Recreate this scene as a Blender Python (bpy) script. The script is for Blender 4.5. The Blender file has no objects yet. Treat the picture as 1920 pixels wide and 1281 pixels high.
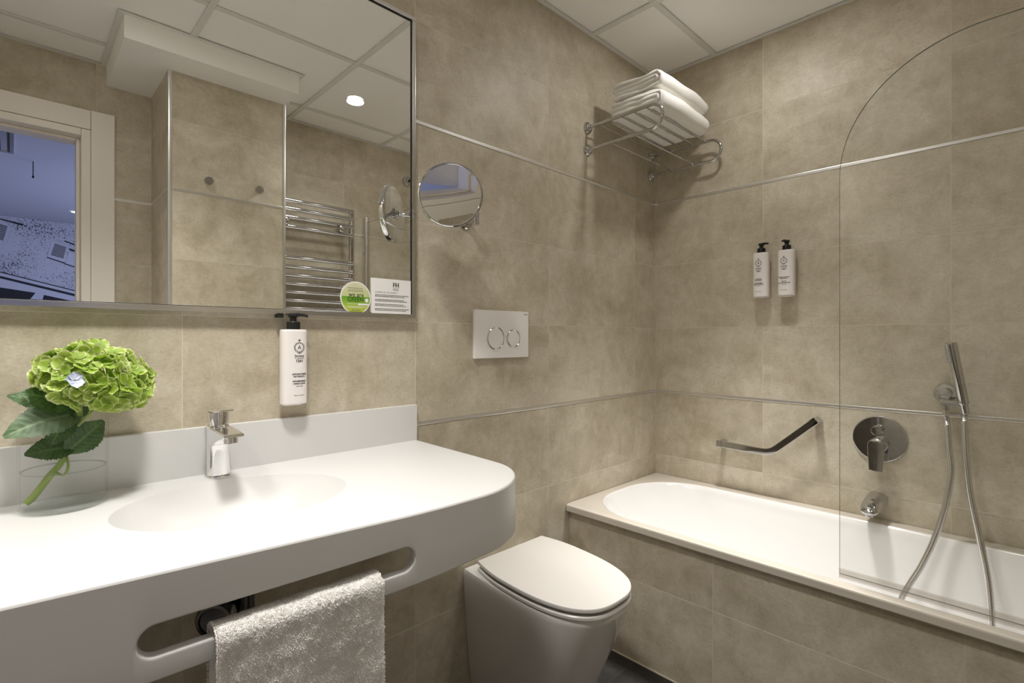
import bpy, bmesh, math, random
from mathutils import Vector, Matrix, noise
from mathutils.geometry import interpolate_bezier

S = bpy.context.scene
COL = S.collection
PI = math.pi
rad = math.radians

# ------------------------------------------------------------------ camera
cam_d = bpy.data.cameras.new('camera')
cam = bpy.data.objects.new('camera', cam_d)
COL.objects.link(cam)
cam.location = (-2.255, -1.3108, 1.155)
cam.rotation_euler = (rad(90), 0, 0.7996 - PI / 2)
cam_d.sensor_width = 36.0
cam_d.lens = 962.8 / 1920 * 36
cam_d.shift_y = -5.7 / 1920
cam_d.clip_start = 0.02
S.camera = cam

# ------------------------------------------------------------------ world
w = bpy.data.worlds.new('world')
S.world = w
w.use_nodes = True
w.node_tree.nodes['Background'].inputs[0].default_value = (0.5, 0.55, 0.65, 1)
w.node_tree.nodes['Background'].inputs[1].default_value = 0.02

# ------------------------------------------------------------------ exposure
vs = S.view_settings
vs.view_transform = 'Standard'
vs.look = 'None'
vs.gamma = 1
vs.use_curve_mapping = False
vs.exposure = 0.46
S.cycles.max_bounces = 14
S.cycles.diffuse_bounces = 7
S.cycles.glossy_bounces = 6
S.cycles.transparent_max_bounces = 24
S.cycles.caustics_reflective = True
S.cycles.sample_clamp_indirect = 6.0
S.cycles.use_denoising = True

LIGHT_COL = (1.0, 0.975, 0.935)
# downlights in the bathroom ceiling: x, y, watts
LIGHTS = [(-0.958, -1.24, 0.22, 120), (-0.50, -0.58, 1.40, 54), (-2.02, -0.61, 0.88, 120), (-2.75, -0.42, 0.34, 130)]
SPOT_W, WIDE_W = 100.0, 1.6
ZC = 2.417

def area(name, loc, watts, size, col, rot=(0, 0, 0), shape='DISK', spread=PI, sy=None):
    d = bpy.data.lights.new(name, 'AREA')
    d.energy = watts
    d.shape = shape
    d.size = size
    if sy: d.size_y = sy
    d.color = col
    d.spread = spread
    o = bpy.data.objects.new(name, d)
    COL.objects.link(o)
    o.location = loc
    o.rotation_euler = rot
    return o

for (lx, ly, lw, la) in LIGHTS:
    d = bpy.data.lights.new('downlight_beam', 'SPOT')
    d.energy = SPOT_W * lw; d.color = LIGHT_COL; d.spot_size = rad(la); d.spot_blend = 1.0; d.shadow_soft_size = .12
    o = bpy.data.objects.new('downlight_beam', d); COL.objects.link(o); o.location = (lx, ly, ZC - 0.012)
    area('downlight_spill', (lx, ly, ZC - 0.012), WIDE_W * lw, 0.085, LIGHT_COL)
# unseen cool area light added to light the bedroom, in place of a window
area('bedroom_cool_fill', (-0.25, -4.6, 1.35), 36.0, 1.6, (0.52, 0.60, 1.0), rot=(0, rad(90), 0), shape='RECTANGLE', sy=1.8)

# ------------------------------------------------------------------ helpers
def P(o, **k):
    for a, b in k.items(): o[a] = b
    return o

def link(name, me, mat=None, parent=None, smooth=None):
    if mat is not None:
        mats = mat if isinstance(mat, (list, tuple)) else [mat]
        for m in mats: me.materials.append(m)
    if smooth is not None:
        me.polygons.foreach_set('use_smooth', [True] * len(me.polygons))
        if smooth < 180: me.set_sharp_from_angle(angle=rad(smooth))
    o = bpy.data.objects.new(name, me)
    COL.objects.link(o)
    if parent is not None: o.parent = parent
    return o

def obj(name, bm, mat=None, parent=None, smooth=None, fix=True):
    if fix: bmesh.ops.recalc_face_normals(bm, faces=bm.faces[:])
    me = bpy.data.meshes.new(name)
    bm.to_mesh(me)
    bm.free()
    o = link(name, me, mat, parent, smooth)
    if smooth is not None and smooth <= 40:
        md = o.modifiers.new('wn', 'WEIGHTED_NORMAL'); md.keep_sharp = True; md.weight = 80
    return o

def empty(name, loc=(0, 0, 0), rot=(0, 0, 0), parent=None):
    o = bpy.data.objects.new(name, None)
    COL.objects.link(o)
    o.empty_display_size = 0.05
    o.location = loc
    o.rotation_euler = rot
    if parent: o.parent = parent
    return o

def thing(name, label, cat, loc=(0, 0, 0), rot=(0, 0, 0), group=None):
    o = empty(name, loc, rot)
    o['label'] = label
    o['category'] = cat
    if group: o['group'] = group
    return o

def tag(o, label, cat, group=None):
    o['label'] = label
    o['category'] = cat
    if group: o['group'] = group
    return o

def struct(name, bm, mat, parent=None, smooth=None):
    o = obj(name, bm, mat, parent, smooth)
    o['kind'] = 'structure'
    return o

def B(): return bmesh.new()

def box(bm, x0, x1, y0, y1, z0, z1, bev=0.0, seg=2):
    vs_ = [bm.verts.new((x, y, z)) for x in (x0, x1) for y in (y0, y1) for z in (z0, z1)]
    f = [(0, 1, 3, 2), (4, 6, 7, 5), (0, 4, 5, 1), (2, 3, 7, 6), (0, 2, 6, 4), (1, 5, 7, 3)]
    fs = [bm.faces.new([vs_[i] for i in q]) for q in f]
    if bev > 0:
        es = list({e for fc in fs for e in fc.edges})
        bmesh.ops.bevel(bm, geom=es, offset=bev, segments=seg, profile=0.5, affect='EDGES')
    return bm

def loft(bm, rings, close=True, cap0=True, cap1=True):
    vr = [[bm.verts.new(p) for p in r] for r in rings]
    n = len(rings[0])
    for a, b in zip(vr[:-1], vr[1:]):
        for i in range(n if close else n - 1):
            j = (i + 1) % n
            try: bm.faces.new((a[i], a[j], b[j], b[i]))
            except ValueError: pass
    if cap0: bm.faces.new(vr[0][::-1])
    if cap1: bm.faces.new(vr[-1])
    return vr

def frame_rings(pts, closed=False):
    pts = [Vector(p) for p in pts]
    n = len(pts)
    T = []
    for i in range(n):
        if closed: d = pts[(i + 1) % n] - pts[i - 1]
        else: d = pts[min(i + 1, n - 1)] - pts[max(i - 1, 0)]
        T.append(d.normalized())
    u = T[0].orthogonal().normalized()
    fr = []
    for i in range(n):
        if i > 0:
            q = T[i - 1].rotation_difference(T[i])
            u = (q @ u)
            u = (u - T[i] * u.dot(T[i])).normalized()
        fr.append((pts[i], u, T[i].cross(u)))
    return fr

def tube(bm, pts, r, seg=12, closed=False, cap=True):
    fr = frame_rings(pts, closed)
    n = len(fr)
    rr = r if isinstance(r, (list, tuple)) else [r] * n
    rings = [[p + (u * math.cos(2 * PI * k / seg) + v * math.sin(2 * PI * k / seg)) * rr[i] for k in range(seg)]
             for i, (p, u, v) in enumerate(fr)]
    if closed: rings.append(rings[0])
    loft(bm, rings, True, cap and not closed, cap and not closed)
    if closed: bmesh.ops.remove_doubles(bm, verts=bm.verts[:], dist=1e-6)
    return bm

def bez(p0, h0, h1, p1, n=16):
    return interpolate_bezier(Vector(p0), Vector(h0), Vector(h1), Vector(p1), n)

def catmull(pts, n=8):
    pts = [Vector(p) for p in pts]
    out = []
    for i in range(len(pts) - 1):
        p0 = pts[max(i - 1, 0)]; p1 = pts[i]; p2 = pts[i + 1]; p3 = pts[min(i + 2, len(pts) - 1)]
        for k in range(n):
            t = k / n
            out.append(0.5 * ((2 * p1) + (p2 - p0) * t + (2 * p0 - 5 * p1 + 4 * p2 - p3) * t * t + (3 * p1 - p0 - 3 * p2 + p3) * t ** 3))
    out.append(pts[-1])
    return out

def lathe(bm, prof, c=(0, 0, 0), axis=(0, 0, 1), seg=32, cap0=True, cap1=True, sx=1.0, sy=1.0):
    ax = Vector(axis).normalized()
    if abs(ax.z) > .99: u = Vector((1, 0, 0)); v = Vector((0, 1, 0)) * (1 if ax.z > 0 else -1)
    else:
        v = Vector((0, 0, 1)); u = v.cross(ax).normalized(); v = ax.cross(u)
    c = Vector(c)
    rings = [[c + ax * h + u * (math.cos(2 * PI * k / seg) * r * sx) + v * (math.sin(2 * PI * k / seg) * r * sy)
              for k in range(seg)] for (r, h) in prof]
    loft(bm, rings, True, cap0, cap1)
    return bm

def cyl(bm, p0, p1, r, seg=20, bev=0.0):
    p0 = Vector(p0); p1 = Vector(p1)
    L = (p1 - p0).length
    if bev > 0: prof = [(r - bev, 0), (r - bev * .3, bev * .3), (r, bev), (r, L - bev), (r - bev * .3, L - bev * .3), (r - bev, L)]
    else: prof = [(r, 0), (r, L)]
    return lathe(bm, prof, p0, p1 - p0, seg)

def prism(bm, poly, h, M):
    a = [bm.verts.new(M @ Vector((x, y, 0))) for x, y in poly]
    b = [bm.verts.new(M @ Vector((x, y, h))) for x, y in poly]
    n = len(poly)
    bm.faces.new(a[::-1]); bm.faces.new(b)
    for i in range(n):
        j = (i + 1) % n
        bm.faces.new((a[i], a[j], b[j], b[i]))
    return bm

def rrect(w_, h_, r, n=6):
    out = []
    for (cx, cy, a0) in ((w_ / 2 - r, h_ / 2 - r, 0), (-w_ / 2 + r, h_ / 2 - r, 90), (-w_ / 2 + r, -h_ / 2 + r, 180), (w_ / 2 - r, -h_ / 2 + r, 270)):
        for k in range(n + 1):
            a = rad(a0 + 90 * k / n)
            out.append((cx + r * math.cos(a), cy + r * math.sin(a)))
    return out

# ------------------------------------------------------------------ materials
def nm(name):
    m = bpy.data.materials.new(name)
    m.use_nodes = True
    nt = m.node_tree
    for n in list(nt.nodes): nt.nodes.remove(n)
    out = nt.nodes.new('ShaderNodeOutputMaterial')
    return m, nt, out

def N(nt, t, **k):
    n = nt.nodes.new(t)
    for a, b in k.items():
        if a.startswith('i_'):
            n.inputs[a[2:].replace('_', ' ')].default_value = b
        else: setattr(n, a, b)
    return n

def princ(name, col, rough=0.5, metal=0.0, spec=0.5, coat=0.0, sub=0.0, bump=None, sheen=0.0, emit=None, es=0.0):
    m, nt, out = nm(name)
    b = N(nt, 'ShaderNodeBsdfPrincipled')
    b.inputs['Base Color'].default_value = (*col, 1)
    b.inputs['Roughness'].default_value = rough
    b.inputs['Metallic'].default_value = metal
    b.inputs['Specular IOR Level'].default_value = spec
    b.inputs['Coat Weight'].default_value = coat
    b.inputs['Sheen Weight'].default_value = sheen
    if emit:
        b.inputs['Emission Color'].default_value = (*emit, 1)
        b.inputs['Emission Strength'].default_value = es
    if bump:
        sc, st, dist = bump
        tc = N(nt, 'ShaderNodeTexCoord')
        nz = N(nt, 'ShaderNodeTexNoise'); nz.inputs['Scale'].default_value = sc; nz.inputs['Detail'].default_value = 4
        bp = N(nt, 'ShaderNodeBump'); bp.inputs['Strength'].default_value = st; bp.inputs['Distance'].default_value = dist
        nt.links.new(tc.outputs['Object'], nz.inputs['Vector'])
        nt.links.new(nz.outputs['Fac'], bp.inputs['Height'])
        nt.links.new(bp.outputs[0], b.inputs['Normal'])
    nt.links.new(b.outputs[0], out.inputs[0])
    return m

def ramp(nt, stops, interp='LINEAR'):
    r = N(nt, 'ShaderNodeValToRGB')
    r.color_ramp.interpolation = interp
    e = r.color_ramp.elements
    while len(e) < len(stops): e.new(0.5)
    for el, (p, c) in zip(e, stops):
        el.position = p
        el.color = (*c, 1) if len(c) == 3 else c
    return r

def tile_mat(name, lo, mid, hi, dark, rough=0.42, grain=1.0):
    m, nt, out = nm(name)
    L = nt.links.new
    tc = N(nt, 'ShaderNodeTexCoord'); oi = N(nt, 'ShaderNodeObjectInfo')
    off = N(nt, 'ShaderNodeVectorMath', operation='SCALE')
    cmb = N(nt, 'ShaderNodeCombineXYZ')
    mm = N(nt, 'ShaderNodeMath', operation='MULTIPLY'); mm.inputs[1].default_value = 37.0
    m2 = N(nt, 'ShaderNodeMath', operation='MULTIPLY'); m2.inputs[1].default_value = 91.0
    m3 = N(nt, 'ShaderNodeMath', operation='MULTIPLY'); m3.inputs[1].default_value = 13.0
    for q in (mm, m2, m3): L(oi.outputs['Random'], q.inputs[0])
    L(mm.outputs[0], cmb.inputs[0]); L(m2.outputs[0], cmb.inputs[1]); L(m3.outputs[0], cmb.inputs[2])
    add = N(nt, 'ShaderNodeVectorMath', operation='ADD')
    L(tc.outputs['Object'], add.inputs[0]); L(cmb.outputs[0], add.inputs[1])
    def noise_(scale, det, rgh, dist=0.0, sv=None):
        n = N(nt, 'ShaderNodeTexNoise'); n.inputs['Scale'].default_value = scale; n.inputs['Detail'].default_value = det
        n.inputs['Roughness'].default_value = rgh; n.inputs['Distortion'].default_value = dist
        src = add.outputs[0]
        if sv:
            mp = N(nt, 'ShaderNodeMapping'); mp.inputs['Scale'].default_value = sv
            L(src, mp.inputs['Vector']); src = mp.outputs[0]
        L(src, n.inputs['Vector'])
        return n
    big = noise_(5.0, 6, .66, .5, (1.0, 1.3, 1))
    med = noise_(17, 8, .74, .35, (1.25, .8, 1))
    mx = N(nt, 'ShaderNodeMix', data_type='FLOAT'); mx.inputs[0].default_value = 0.42
    L(big.outputs['Fac'], mx.inputs[2]); L(med.outputs['Fac'], mx.inputs[3])
    jit = N(nt, 'ShaderNodeMath', operation='MULTIPLY_ADD'); jit.inputs[1].default_value = 0.09; jit.inputs[2].default_value = -0.045
    L(oi.outputs['Random'], jit.inputs[0])
    sm = N(nt, 'ShaderNodeMath', operation='ADD'); L(mx.outputs[0], sm.inputs[0]); L(jit.outputs[0], sm.inputs[1])
    cr = ramp(nt, [(0.37, lo), (0.50, mid), (0.62, hi)])
    L(sm.outputs[0], cr.inputs[0])
    # fine grain
    fine = noise_(120, 6, .8, .2, (1.0, 1.5, 1))
    fr = ramp(nt, [(0.30, (1 - .16 * grain,) * 3), (0.5, (1.0,) * 3), (0.70, (1 + .11 * grain,) * 3)])
    L(fine.outputs['Fac'], fr.inputs[0])
    mul = N(nt, 'ShaderNodeMix', data_type='RGBA', blend_type='MULTIPLY'); mul.inputs[0].default_value = 1.0
    L(cr.outputs[0], mul.inputs[6]); L(fr.outputs[0], mul.inputs[7])
    # scratchy dark pitting gathered in patches
    pit = noise_(52, 7, .8, 1.2, (1.0, 1.8, 1))
    pm = noise_(5.5, 4, .6, 1.0)
    pr = ramp(nt, [(0.555, (0, 0, 0)), (0.64, (1, 1, 1))]); L(pit.outputs['Fac'], pr.inputs[0])
    pmr = ramp(nt, [(0.47, (0, 0, 0)), (0.64, (1, 1, 1))]); L(pm.outputs['Fac'], pmr.inputs[0])
    pmul = N(nt, 'ShaderNodeMath', operation='MULTIPLY'); L(pr.outputs[0], pmul.inputs[0]); L(pmr.outputs[0], pmul.inputs[1])
    pk = N(nt, 'ShaderNodeMath', operation='MULTIPLY'); pk.inputs[1].default_value = 0.55; L(pmul.outputs[0], pk.inputs[0])
    fin = N(nt, 'ShaderNodeMix', data_type='RGBA'); fin.inputs[7].default_value = (*dark, 1)
    L(pk.outputs[0], fin.inputs[0]); L(mul.outputs[2], fin.inputs[6])
    b = N(nt, 'ShaderNodeBsdfPrincipled'); b.inputs['Specular IOR Level'].default_value = 0.35
    L(fin.outputs[2], b.inputs['Base Color'])
    rr = N(nt, 'ShaderNodeMapRange'); rr.inputs['To Min'].default_value = rough - .08; rr.inputs['To Max'].default_value = rough + .12
    L(med.outputs['Fac'], rr.inputs['Value']); L(rr.outputs[0], b.inputs['Roughness'])
    bp = N(nt, 'ShaderNodeBump'); bp.inputs['Strength'].default_value = 0.12; bp.inputs['Distance'].default_value = 0.002
    L(pit.outputs['Fac'], bp.inputs['Height']); L(bp.outputs[0], b.inputs['Normal'])
    L(b.outputs[0], out.inputs[0])
    return m

def glass_mat(name, tint=(1, 1, 1), k=1.0, base=0.04, rough=0.0, pw_=5.0):
    m, nt, out = nm(name)
    L = nt.links.new
    lw_ = N(nt, 'ShaderNodeLayerWeight'); lw_.inputs[0].default_value = 0.5
    pw = N(nt, 'ShaderNodeMath', operation='POWER'); pw.inputs[1].default_value = pw_
    ma = N(nt, 'ShaderNodeMath', operation='MULTIPLY_ADD'); ma.inputs[1].default_value = 0.9 * k; ma.inputs[2].default_value = base
    ma.use_clamp = True
    L(lw_.outputs['Facing'], pw.inputs[0]); L(pw.outputs[0], ma.inputs[0])
    tr = N(nt, 'ShaderNodeBsdfTransparent'); tr.inputs[0].default_value = (*tint, 1)
    gl = N(nt, 'ShaderNodeBsdfGlossy'); gl.inputs['Roughness'].default_value = rough
    mx = N(nt, 'ShaderNodeMixShader')
    L(ma.outputs[0], mx.inputs[0]); L(tr.outputs[0], mx.inputs[1]); L(gl.outputs[0], mx.inputs[2])
    L(mx.outputs[0], out.inputs[0])
    return m

M = {}
M['tile'] = tile_mat('beige_cement_tile', (.42, .367, .268), (.53, .474, .368), (.63, .575, .468), (.25, .205, .14))
M['slate'] = tile_mat('dark_slate_tile', (.020, .018, .018), (.032, .029, .028), (.05, .046, .043), (.01, .01, .01), rough=.5)
M['grout'] = princ('beige_grout', (.64, .585, .48), .85)
M['grout_dark'] = princ('dark_grout', (.05, .045, .04), .85)
M['ceil'] = princ('ceiling_board', (.94, .93, .91), .85, bump=(160, .15, .001))
M['bar'] = princ('grid_bar_white', (.74, .73, .70), .5)
M['white_paint'] = princ('white_paint', (.92, .91, .88), .6)
M['solid'] = princ('white_solid_surface', (.665, .66, .65), .32, spec=.4)
M['ceramic'] = princ('glazed_ceramic', (.82, .80, .77), .08, coat=.3)
M['seat'] = princ('seat_plastic', (.76, .735, .70), .28)
M['plate'] = princ('plate_plastic', (.88, .86, .835), .3)
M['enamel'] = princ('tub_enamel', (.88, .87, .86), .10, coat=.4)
M['rim'] = princ('tub_rim_darker', (.62, .57, .50), .12, coat=.4)  # rim base colour, darker and warmer than the tub enamel
M['chrome'] = princ('chrome', (.60, .60, .61), .05, metal=1)
M['chrome_tap'] = princ('bright_chrome', (.84, .84, .85), .05, metal=1)
M['chrome_dark'] = princ('dark_chrome', (.10, .10, .105), .16, metal=1)
M['alu'] = princ('brushed_aluminium', (.74, .73, .73), .22, metal=1)
M['alu_trim'] = princ('satin_trim', (.80, .79, .78), .30, metal=1)
M['mirror'] = princ('silvered_mirror', (.975, .98, .97), .0, metal=1)
M['black_board_reflection'] = princ('black_backing_reflection', (.012, .011, .008), .6)  # black for the backing board and the painted-in frame reflection
M['glass'] = glass_mat('clear_glass', (.985, .99, .985))
M['glass_edge'] = princ('glass_edge', (.13, .14, .12), .12)
M['vase_glass'] = glass_mat('vase_glass', (.9995, 1, 1), .75, .006, 0, 9.0)
M['vase_base'] = glass_mat('vase_base', (.965, .98, .975), .6, .015, 0, 7.0)
M['meniscus'] = glass_mat('meniscus', (.80, .83, .82), .6, .06)
M['water'] = glass_mat('water', (.993, .997, .996), .5, .003, 0, 9.0)
def seal_mat():
    m, nt, out = nm('clear_plastic_seal')
    a = N(nt, 'ShaderNodeBsdfTransparent'); a.inputs[0].default_value = (.97, .96, .95, 1)
    b = N(nt, 'ShaderNodeBsdfPrincipled'); b.inputs['Base Color'].default_value = (.62, .60, .57, 1); b.inputs['Roughness'].default_value = .15
    mx = N(nt, 'ShaderNodeMixShader'); mx.inputs[0].default_value = .12
    nt.links.new(a.outputs[0], mx.inputs[1]); nt.links.new(b.outputs[0], mx.inputs[2]); nt.links.new(mx.outputs[0], out.inputs[0])
    return m
M['seal'] = seal_mat()
M['black'] = princ('black_plastic', (.012, .012, .012), .3)
M['bottle'] = princ('white_bottle', (.84, .80, .78), .35)
M['ink'] = princ('black_ink', (.03, .03, .03), .6)
M['ink_grey'] = princ('grey_ink', (.18, .17, .16), .6)
M['card'] = princ('card_paper', (.82, .80, .78), .5)
M['lens'] = princ('lamp_lens', (1, 1, 1), .4, emit=(1.0, .96, .9), es=14.0)
M['towel'] = princ('white_terry', (.90, .88, .84), .95, sheen=.3, bump=(900, .6, .0015))
M['towel_grey'] = princ('white_terry_hand', (.90, .88, .855), 1.0, spec=.1)
M['door'] = princ('cream_lacquer', (.86, .81, .74), .35, bump=(60, .03, .001))
M['brass'] = princ('satin_steel', (.45, .43, .40), .3, metal=1)
M['bedroom'] = princ('bedroom_paint', (.55, .55, .57), .8)
M['mural_light'] = princ('mural_light', (.62, .62, .64), .7)
M['mural_dark'] = princ('mural_dark', (.02, .02, .022), .7)
M['carpet'] = princ('carpet', (.12, .10, .09), .95)

# ------------------------------------------------------------------ tile machinery
_tilecache = {}
TW, TG, TT = 0.602, 0.0021, 0.008
def tile_mesh(wd, ht, mat):
    key = (round(wd, 4), round(ht, 4), mat.name)
    if key in _tilecache: return _tilecache[key]
    bm = B()
    e = 0.0004
    x, y = wd / 2, ht / 2
    r0 = [(-x, -y, -TT), (x, -y, -TT), (x, y, -TT), (-x, y, -TT)]
    r1 = [(-x, -y, -e), (x, -y, -e), (x, y, -e), (-x, y, -e)]
    r2 = [(-x + e, -y + e, 0), (x - e, -y + e, 0), (x - e, y - e, 0), (-x + e, y - e, 0)]
    loft(bm, [r0, r1, r2], True, False, True)
    me = bpy.data.meshes.new('tile')
    bm.to_mesh(me); bm.free()
    me.materials.append(mat)
    _tilecache[key] = me
    return me

def lay_tiles(parent, O, U, V, ubr, vbr, mat=None, holes=(), skip_rows=()):
    """Lay tiles between break lines ubr x vbr on the plane O + u U + v V; the joint is recessed."""
    mat = mat or M['tile']
    O, U, V = Vector(O), Vector(U), Vector(V)
    Nn = U.cross(V)
    for j in range(len(vbr) - 1):
        if j in skip_rows: continue
        for i in range(len(ubr) - 1):
            rects = [(ubr[i], ubr[i + 1], vbr[j], vbr[j + 1])]
            for (hu0, hu1, hv0, hv1) in holes:
                nr = []
                for (a, b, c, d) in rects:
                    if b <= hu0 or a >= hu1 or d <= hv0 or c >= hv1: nr.append((a, b, c, d)); continue
                    if a < hu0: nr.append((a, hu0, c, d))
                    if b > hu1: nr.append((hu1, b, c, d))
                    if d > hv1: nr.append((max(a, hu0), min(b, hu1), hv1, d))
                    if c < hv0: nr.append((max(a, hu0), min(b, hu1), c, hv0))
                rects = nr
            for (a, b, c, d) in rects:
                wd, ht = b - a - TG, d - c - TG
                if wd < .004 or ht < .004: continue
                o = bpy.data.objects.new('tile', tile_mesh(wd, ht, mat))
                COL.objects.link(o)
                o.parent = parent
                c3 = O + U * ((a + b) / 2) + V * ((c + d) / 2)
                o.matrix_local = Matrix((( U.x, V.x, Nn.x, c3.x), (U.y, V.y, Nn.y, c3.y), (U.z, V.z, Nn.z, c3.z), (0, 0, 0, 1)))

def breaks(lo, hi, at, step):
    out = [lo]
    k = math.ceil((lo - at) / step + 1e-6)
    while at + k * step < hi - 1e-4:
        v = at + k * step
        if v > lo + 1e-4: out.append(v)
        k += 1
    out.append(hi)
    return out

VB = [0.0, .290, .592, .892, .904, 1.205, 1.507, 1.803, 1.815, 2.117, 2.417]
TRIMROWS = (3, 7)
XL, YC, H = -2.95, -1.742, ZC
R_ = 0.0004  # joint recess

# wall with the mirror (y = 0)
bm = B(); box(bm, XL - .15, .15, R_, .15, -.1, H + .05)
wall_mirror = struct('wall_back', bm, M['grout'])
lay_tiles(wall_mirror, (0, 0, 0), (1, 0, 0), (0, 0, 1), breaks(XL, 0, -.1827, TW), VB, skip_rows=TRIMROWS)
# wall along the tub (x = 0)
bm = B(); box(bm, R_, .15, YC - .15, .0015, -.1, H + .05)
wall_tub = struct('wall_right', bm, M['grout'])
lay_tiles(wall_tub, (0, 0, 0), (0, -1, 0), (0, 0, 1), breaks(0, -YC, .4998, TW), VB, skip_rows=TRIMROWS)
# wall with the door (y = YC)
DX0, DX1, DZ = -2.76, -2.022, 2.083
bm = B()
box(bm, DX1, 0.0015, YC - .12, YC - R_, -.1, H + .05)
box(bm, XL - .15, DX0, YC - .12, YC - R_, -.1, H + .05)
box(bm, DX0, DX1, YC - .12, YC - R_, DZ, H + .05)
wall_door = struct('wall_front', bm, M['grout'])
lay_tiles(wall_door, (0, YC, 0), (-1, 0, 0), (0, 0, 1), breaks(0, -XL, .775, TW), VB, holes=[(-DX1, -DX0, 0, DZ)], skip_rows=TRIMROWS)
# left end wall
bm = B(); box(bm, XL - .15, XL - R_, YC, .0015, -.1, H + .05)
wall_left = struct('wall_left', bm, M['grout'])
lay_tiles(wall_left, (XL, 0, 0), (0, 1, 0), (0, 0, 1), breaks(YC, 0, -.3, TW), VB, skip_rows=TRIMROWS)
# tiled column beside the towel warmer
CX0, CX1, CY, CZ = -1.770, -1.272, -1.362, 2.328
bm = B(); box(bm, CX0 + R_, CX1 - R_, YC - .001, CY - R_, 0, CZ)
wall_col = struct('wall_column', bm, M['grout'])
VBc = VB[:-1] + [CZ]
lay_tiles(wall_col, (0, CY, 0), (-1, 0, 0), (0, 0, 1), [-CX1, -CX0], VBc, skip_rows=TRIMROWS)
lay_tiles(wall_col, (CX0, 0, 0), (0, -1, 0), (0, 0, 1), [-CY, -YC], VBc, skip_rows=TRIMROWS)
lay_tiles(wall_col, (CX1, 0, 0), (0, 1, 0), (0, 0, 1), [YC, CY], VBc, skip_rows=TRIMROWS)

# metal trims: flat-domed strips set in the two trim rows
ntrim = [0]
def trim(p0, p1, nrm, up=(0, 0, 1), hgt=.0118, pro=.0022, label=None):
    ntrim[0] += 1
    p0, p1, nrm, up = Vector(p0), Vector(p1), Vector(nrm), Vector(up)
    prof = []
    for a, b in ((.5, .0004), (.46, pro * .8), (.36, pro), (-.36, pro), (-.46, pro * .8), (-.5, .0004)):
        prof.append((a * hgt, b))
    prof = [(hgt / 2, -.0035)] + prof + [(-hgt / 2, -.0035)]
    rings = [[p + up * a + nrm * b for a, b in prof] for p in (p0, p1)]
    bm = B(); loft(bm, rings)
    return struct('trim_%d' % ntrim[0], bm, M['alu_trim'])
for zt in (.898, 1.809):
    trim((XL, 0, zt), (-.001, 0, zt), (0, -1, 0))
    trim((0, -.001, zt), (0, YC, zt), (-1, 0, 0))
    trim((DX1, YC, zt), (CX0, YC, zt), (0, 1, 0))
    trim((CX1, YC, zt), (0, YC, zt), (0, 1, 0))
    trim((XL, YC, zt), (XL, 0, zt), (1, 0, 0))
    trim((CX0 + .008, CY, zt), (CX1 - .008, CY, zt), (0, 1, 0))
    trim((CX0, YC, zt), (CX0, CY - .008, zt), (-1, 0, 0))
    trim((CX1, YC, zt), (CX1, CY - .008, zt), (1, 0, 0))
for cx in (CX0, CX1):       # vertical corner profiles of the column
    ntrim[0] += 1
    bm = B()
    s_ = 1 if cx == CX1 else -1
    prof = [(cx + s_ * .002 + s_ * .0, CY - .013), (cx + s_ * .0025, CY - .004), (cx + s_ * .0005, CY + .0005),
            (cx - s_ * .004, CY + .0025), (cx - s_ * .013, CY + .002), (cx - s_ * .013, CY - .003), (cx - s_ * .003, CY - .013)]
    loft(bm, [[(x, y, z) for x, y in prof] for z in (0.0, CZ - .001)])
    struct('trim_%d' % ntrim[0], bm, M['alu_trim'], smooth=40)

# ------------------------------------------------------------------ floor, ceiling
bm = B(); box(bm, XL - .15, .15, YC - .12, .15, -.1, -R_)
floor = struct('floor', bm, M['grout_dark'])
lay_tiles(floor, (0, 0, 0), (1, 0, 0), (0, 1, 0), breaks(XL, 0, -.72, TW), breaks(YC, 0, -.3, TW), mat=M['slate'])

ZP = ZC + .007
bm = B(); box(bm, XL - .15, .15, YC - .12, .15, ZP + .016, ZP + .1)
ceiling = struct('ceiling', bm, M['white_paint'])
GX = breaks(XL, 0, -.5225, .595)
GY = breaks(YC, 0, -.298, .6135)
for i in range(len(GX) - 1):
    for j in range(len(GY) - 1):
        if GX[i + 1] - GX[i] < .03 or GY[j + 1] - GY[j] < .03: continue
        bm = B(); box(bm, GX[i] + .004, GX[i + 1] - .004, GY[j] + .004, GY[j + 1] - .004, ZP, ZP + .014)
        obj('ceiling_panel', bm, M['ceil'], ceiling)
bw = .012
for x in GX[1:-1]:
    bm = B(); box(bm, x - bw, x + bw, YC, 0, ZC, ZC + .005, .0006, 1); obj('grid_bar', bm, M['bar'], ceiling)
for i in range(len(GX) - 1):
    for y in GY[1:-1]:
        x0 = GX[i] + (bw if i else 0); x1 = GX[i + 1] - (bw if i < len(GX) - 2 else 0)
        bm = B(); box(bm, x0 + .0005, x1 - .0005, y - bw, y + bw, ZC + .0006, ZC + .005, .0006, 1); obj('grid_bar', bm, M['bar'], ceiling)
for (x0, x1, y0, y1) in ((XL, 0, -.018, -.0002), (-.018, -.0002, YC, -.0185), (XL, -.0185, YC + .0002, YC + .018), (XL + .0002, XL + .018, YC + .0185, -.0185)):
    bm = B(); box(bm, x0, x1, y0, y1, ZC + .001, ZC + .003); obj('edge_angle', bm, M['bar'], ceiling)
# boxed bulkhead over the column
BX0, BX1, BY = -1.945, -1.268, -1.200
bm = B(); box(bm, BX0, BX1, YC + .0005, BY, CZ, ZC + .003, .0015, 2)
obj('bulkhead', bm, M['white_paint'], ceiling, smooth=40)
for (x0, x1, y0, y1) in ((BX0 - .02, BX1 + .02, BY, BY + .02), (BX0 - .02, BX0, YC, BY), (BX1, BX1 + .02, YC, BY)):
    bm = B(); box(bm, x0, x1, y0, y1, ZC - .0005, ZC + .002); obj('edge_angle', bm, M['bar'], ceiling)

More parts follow.
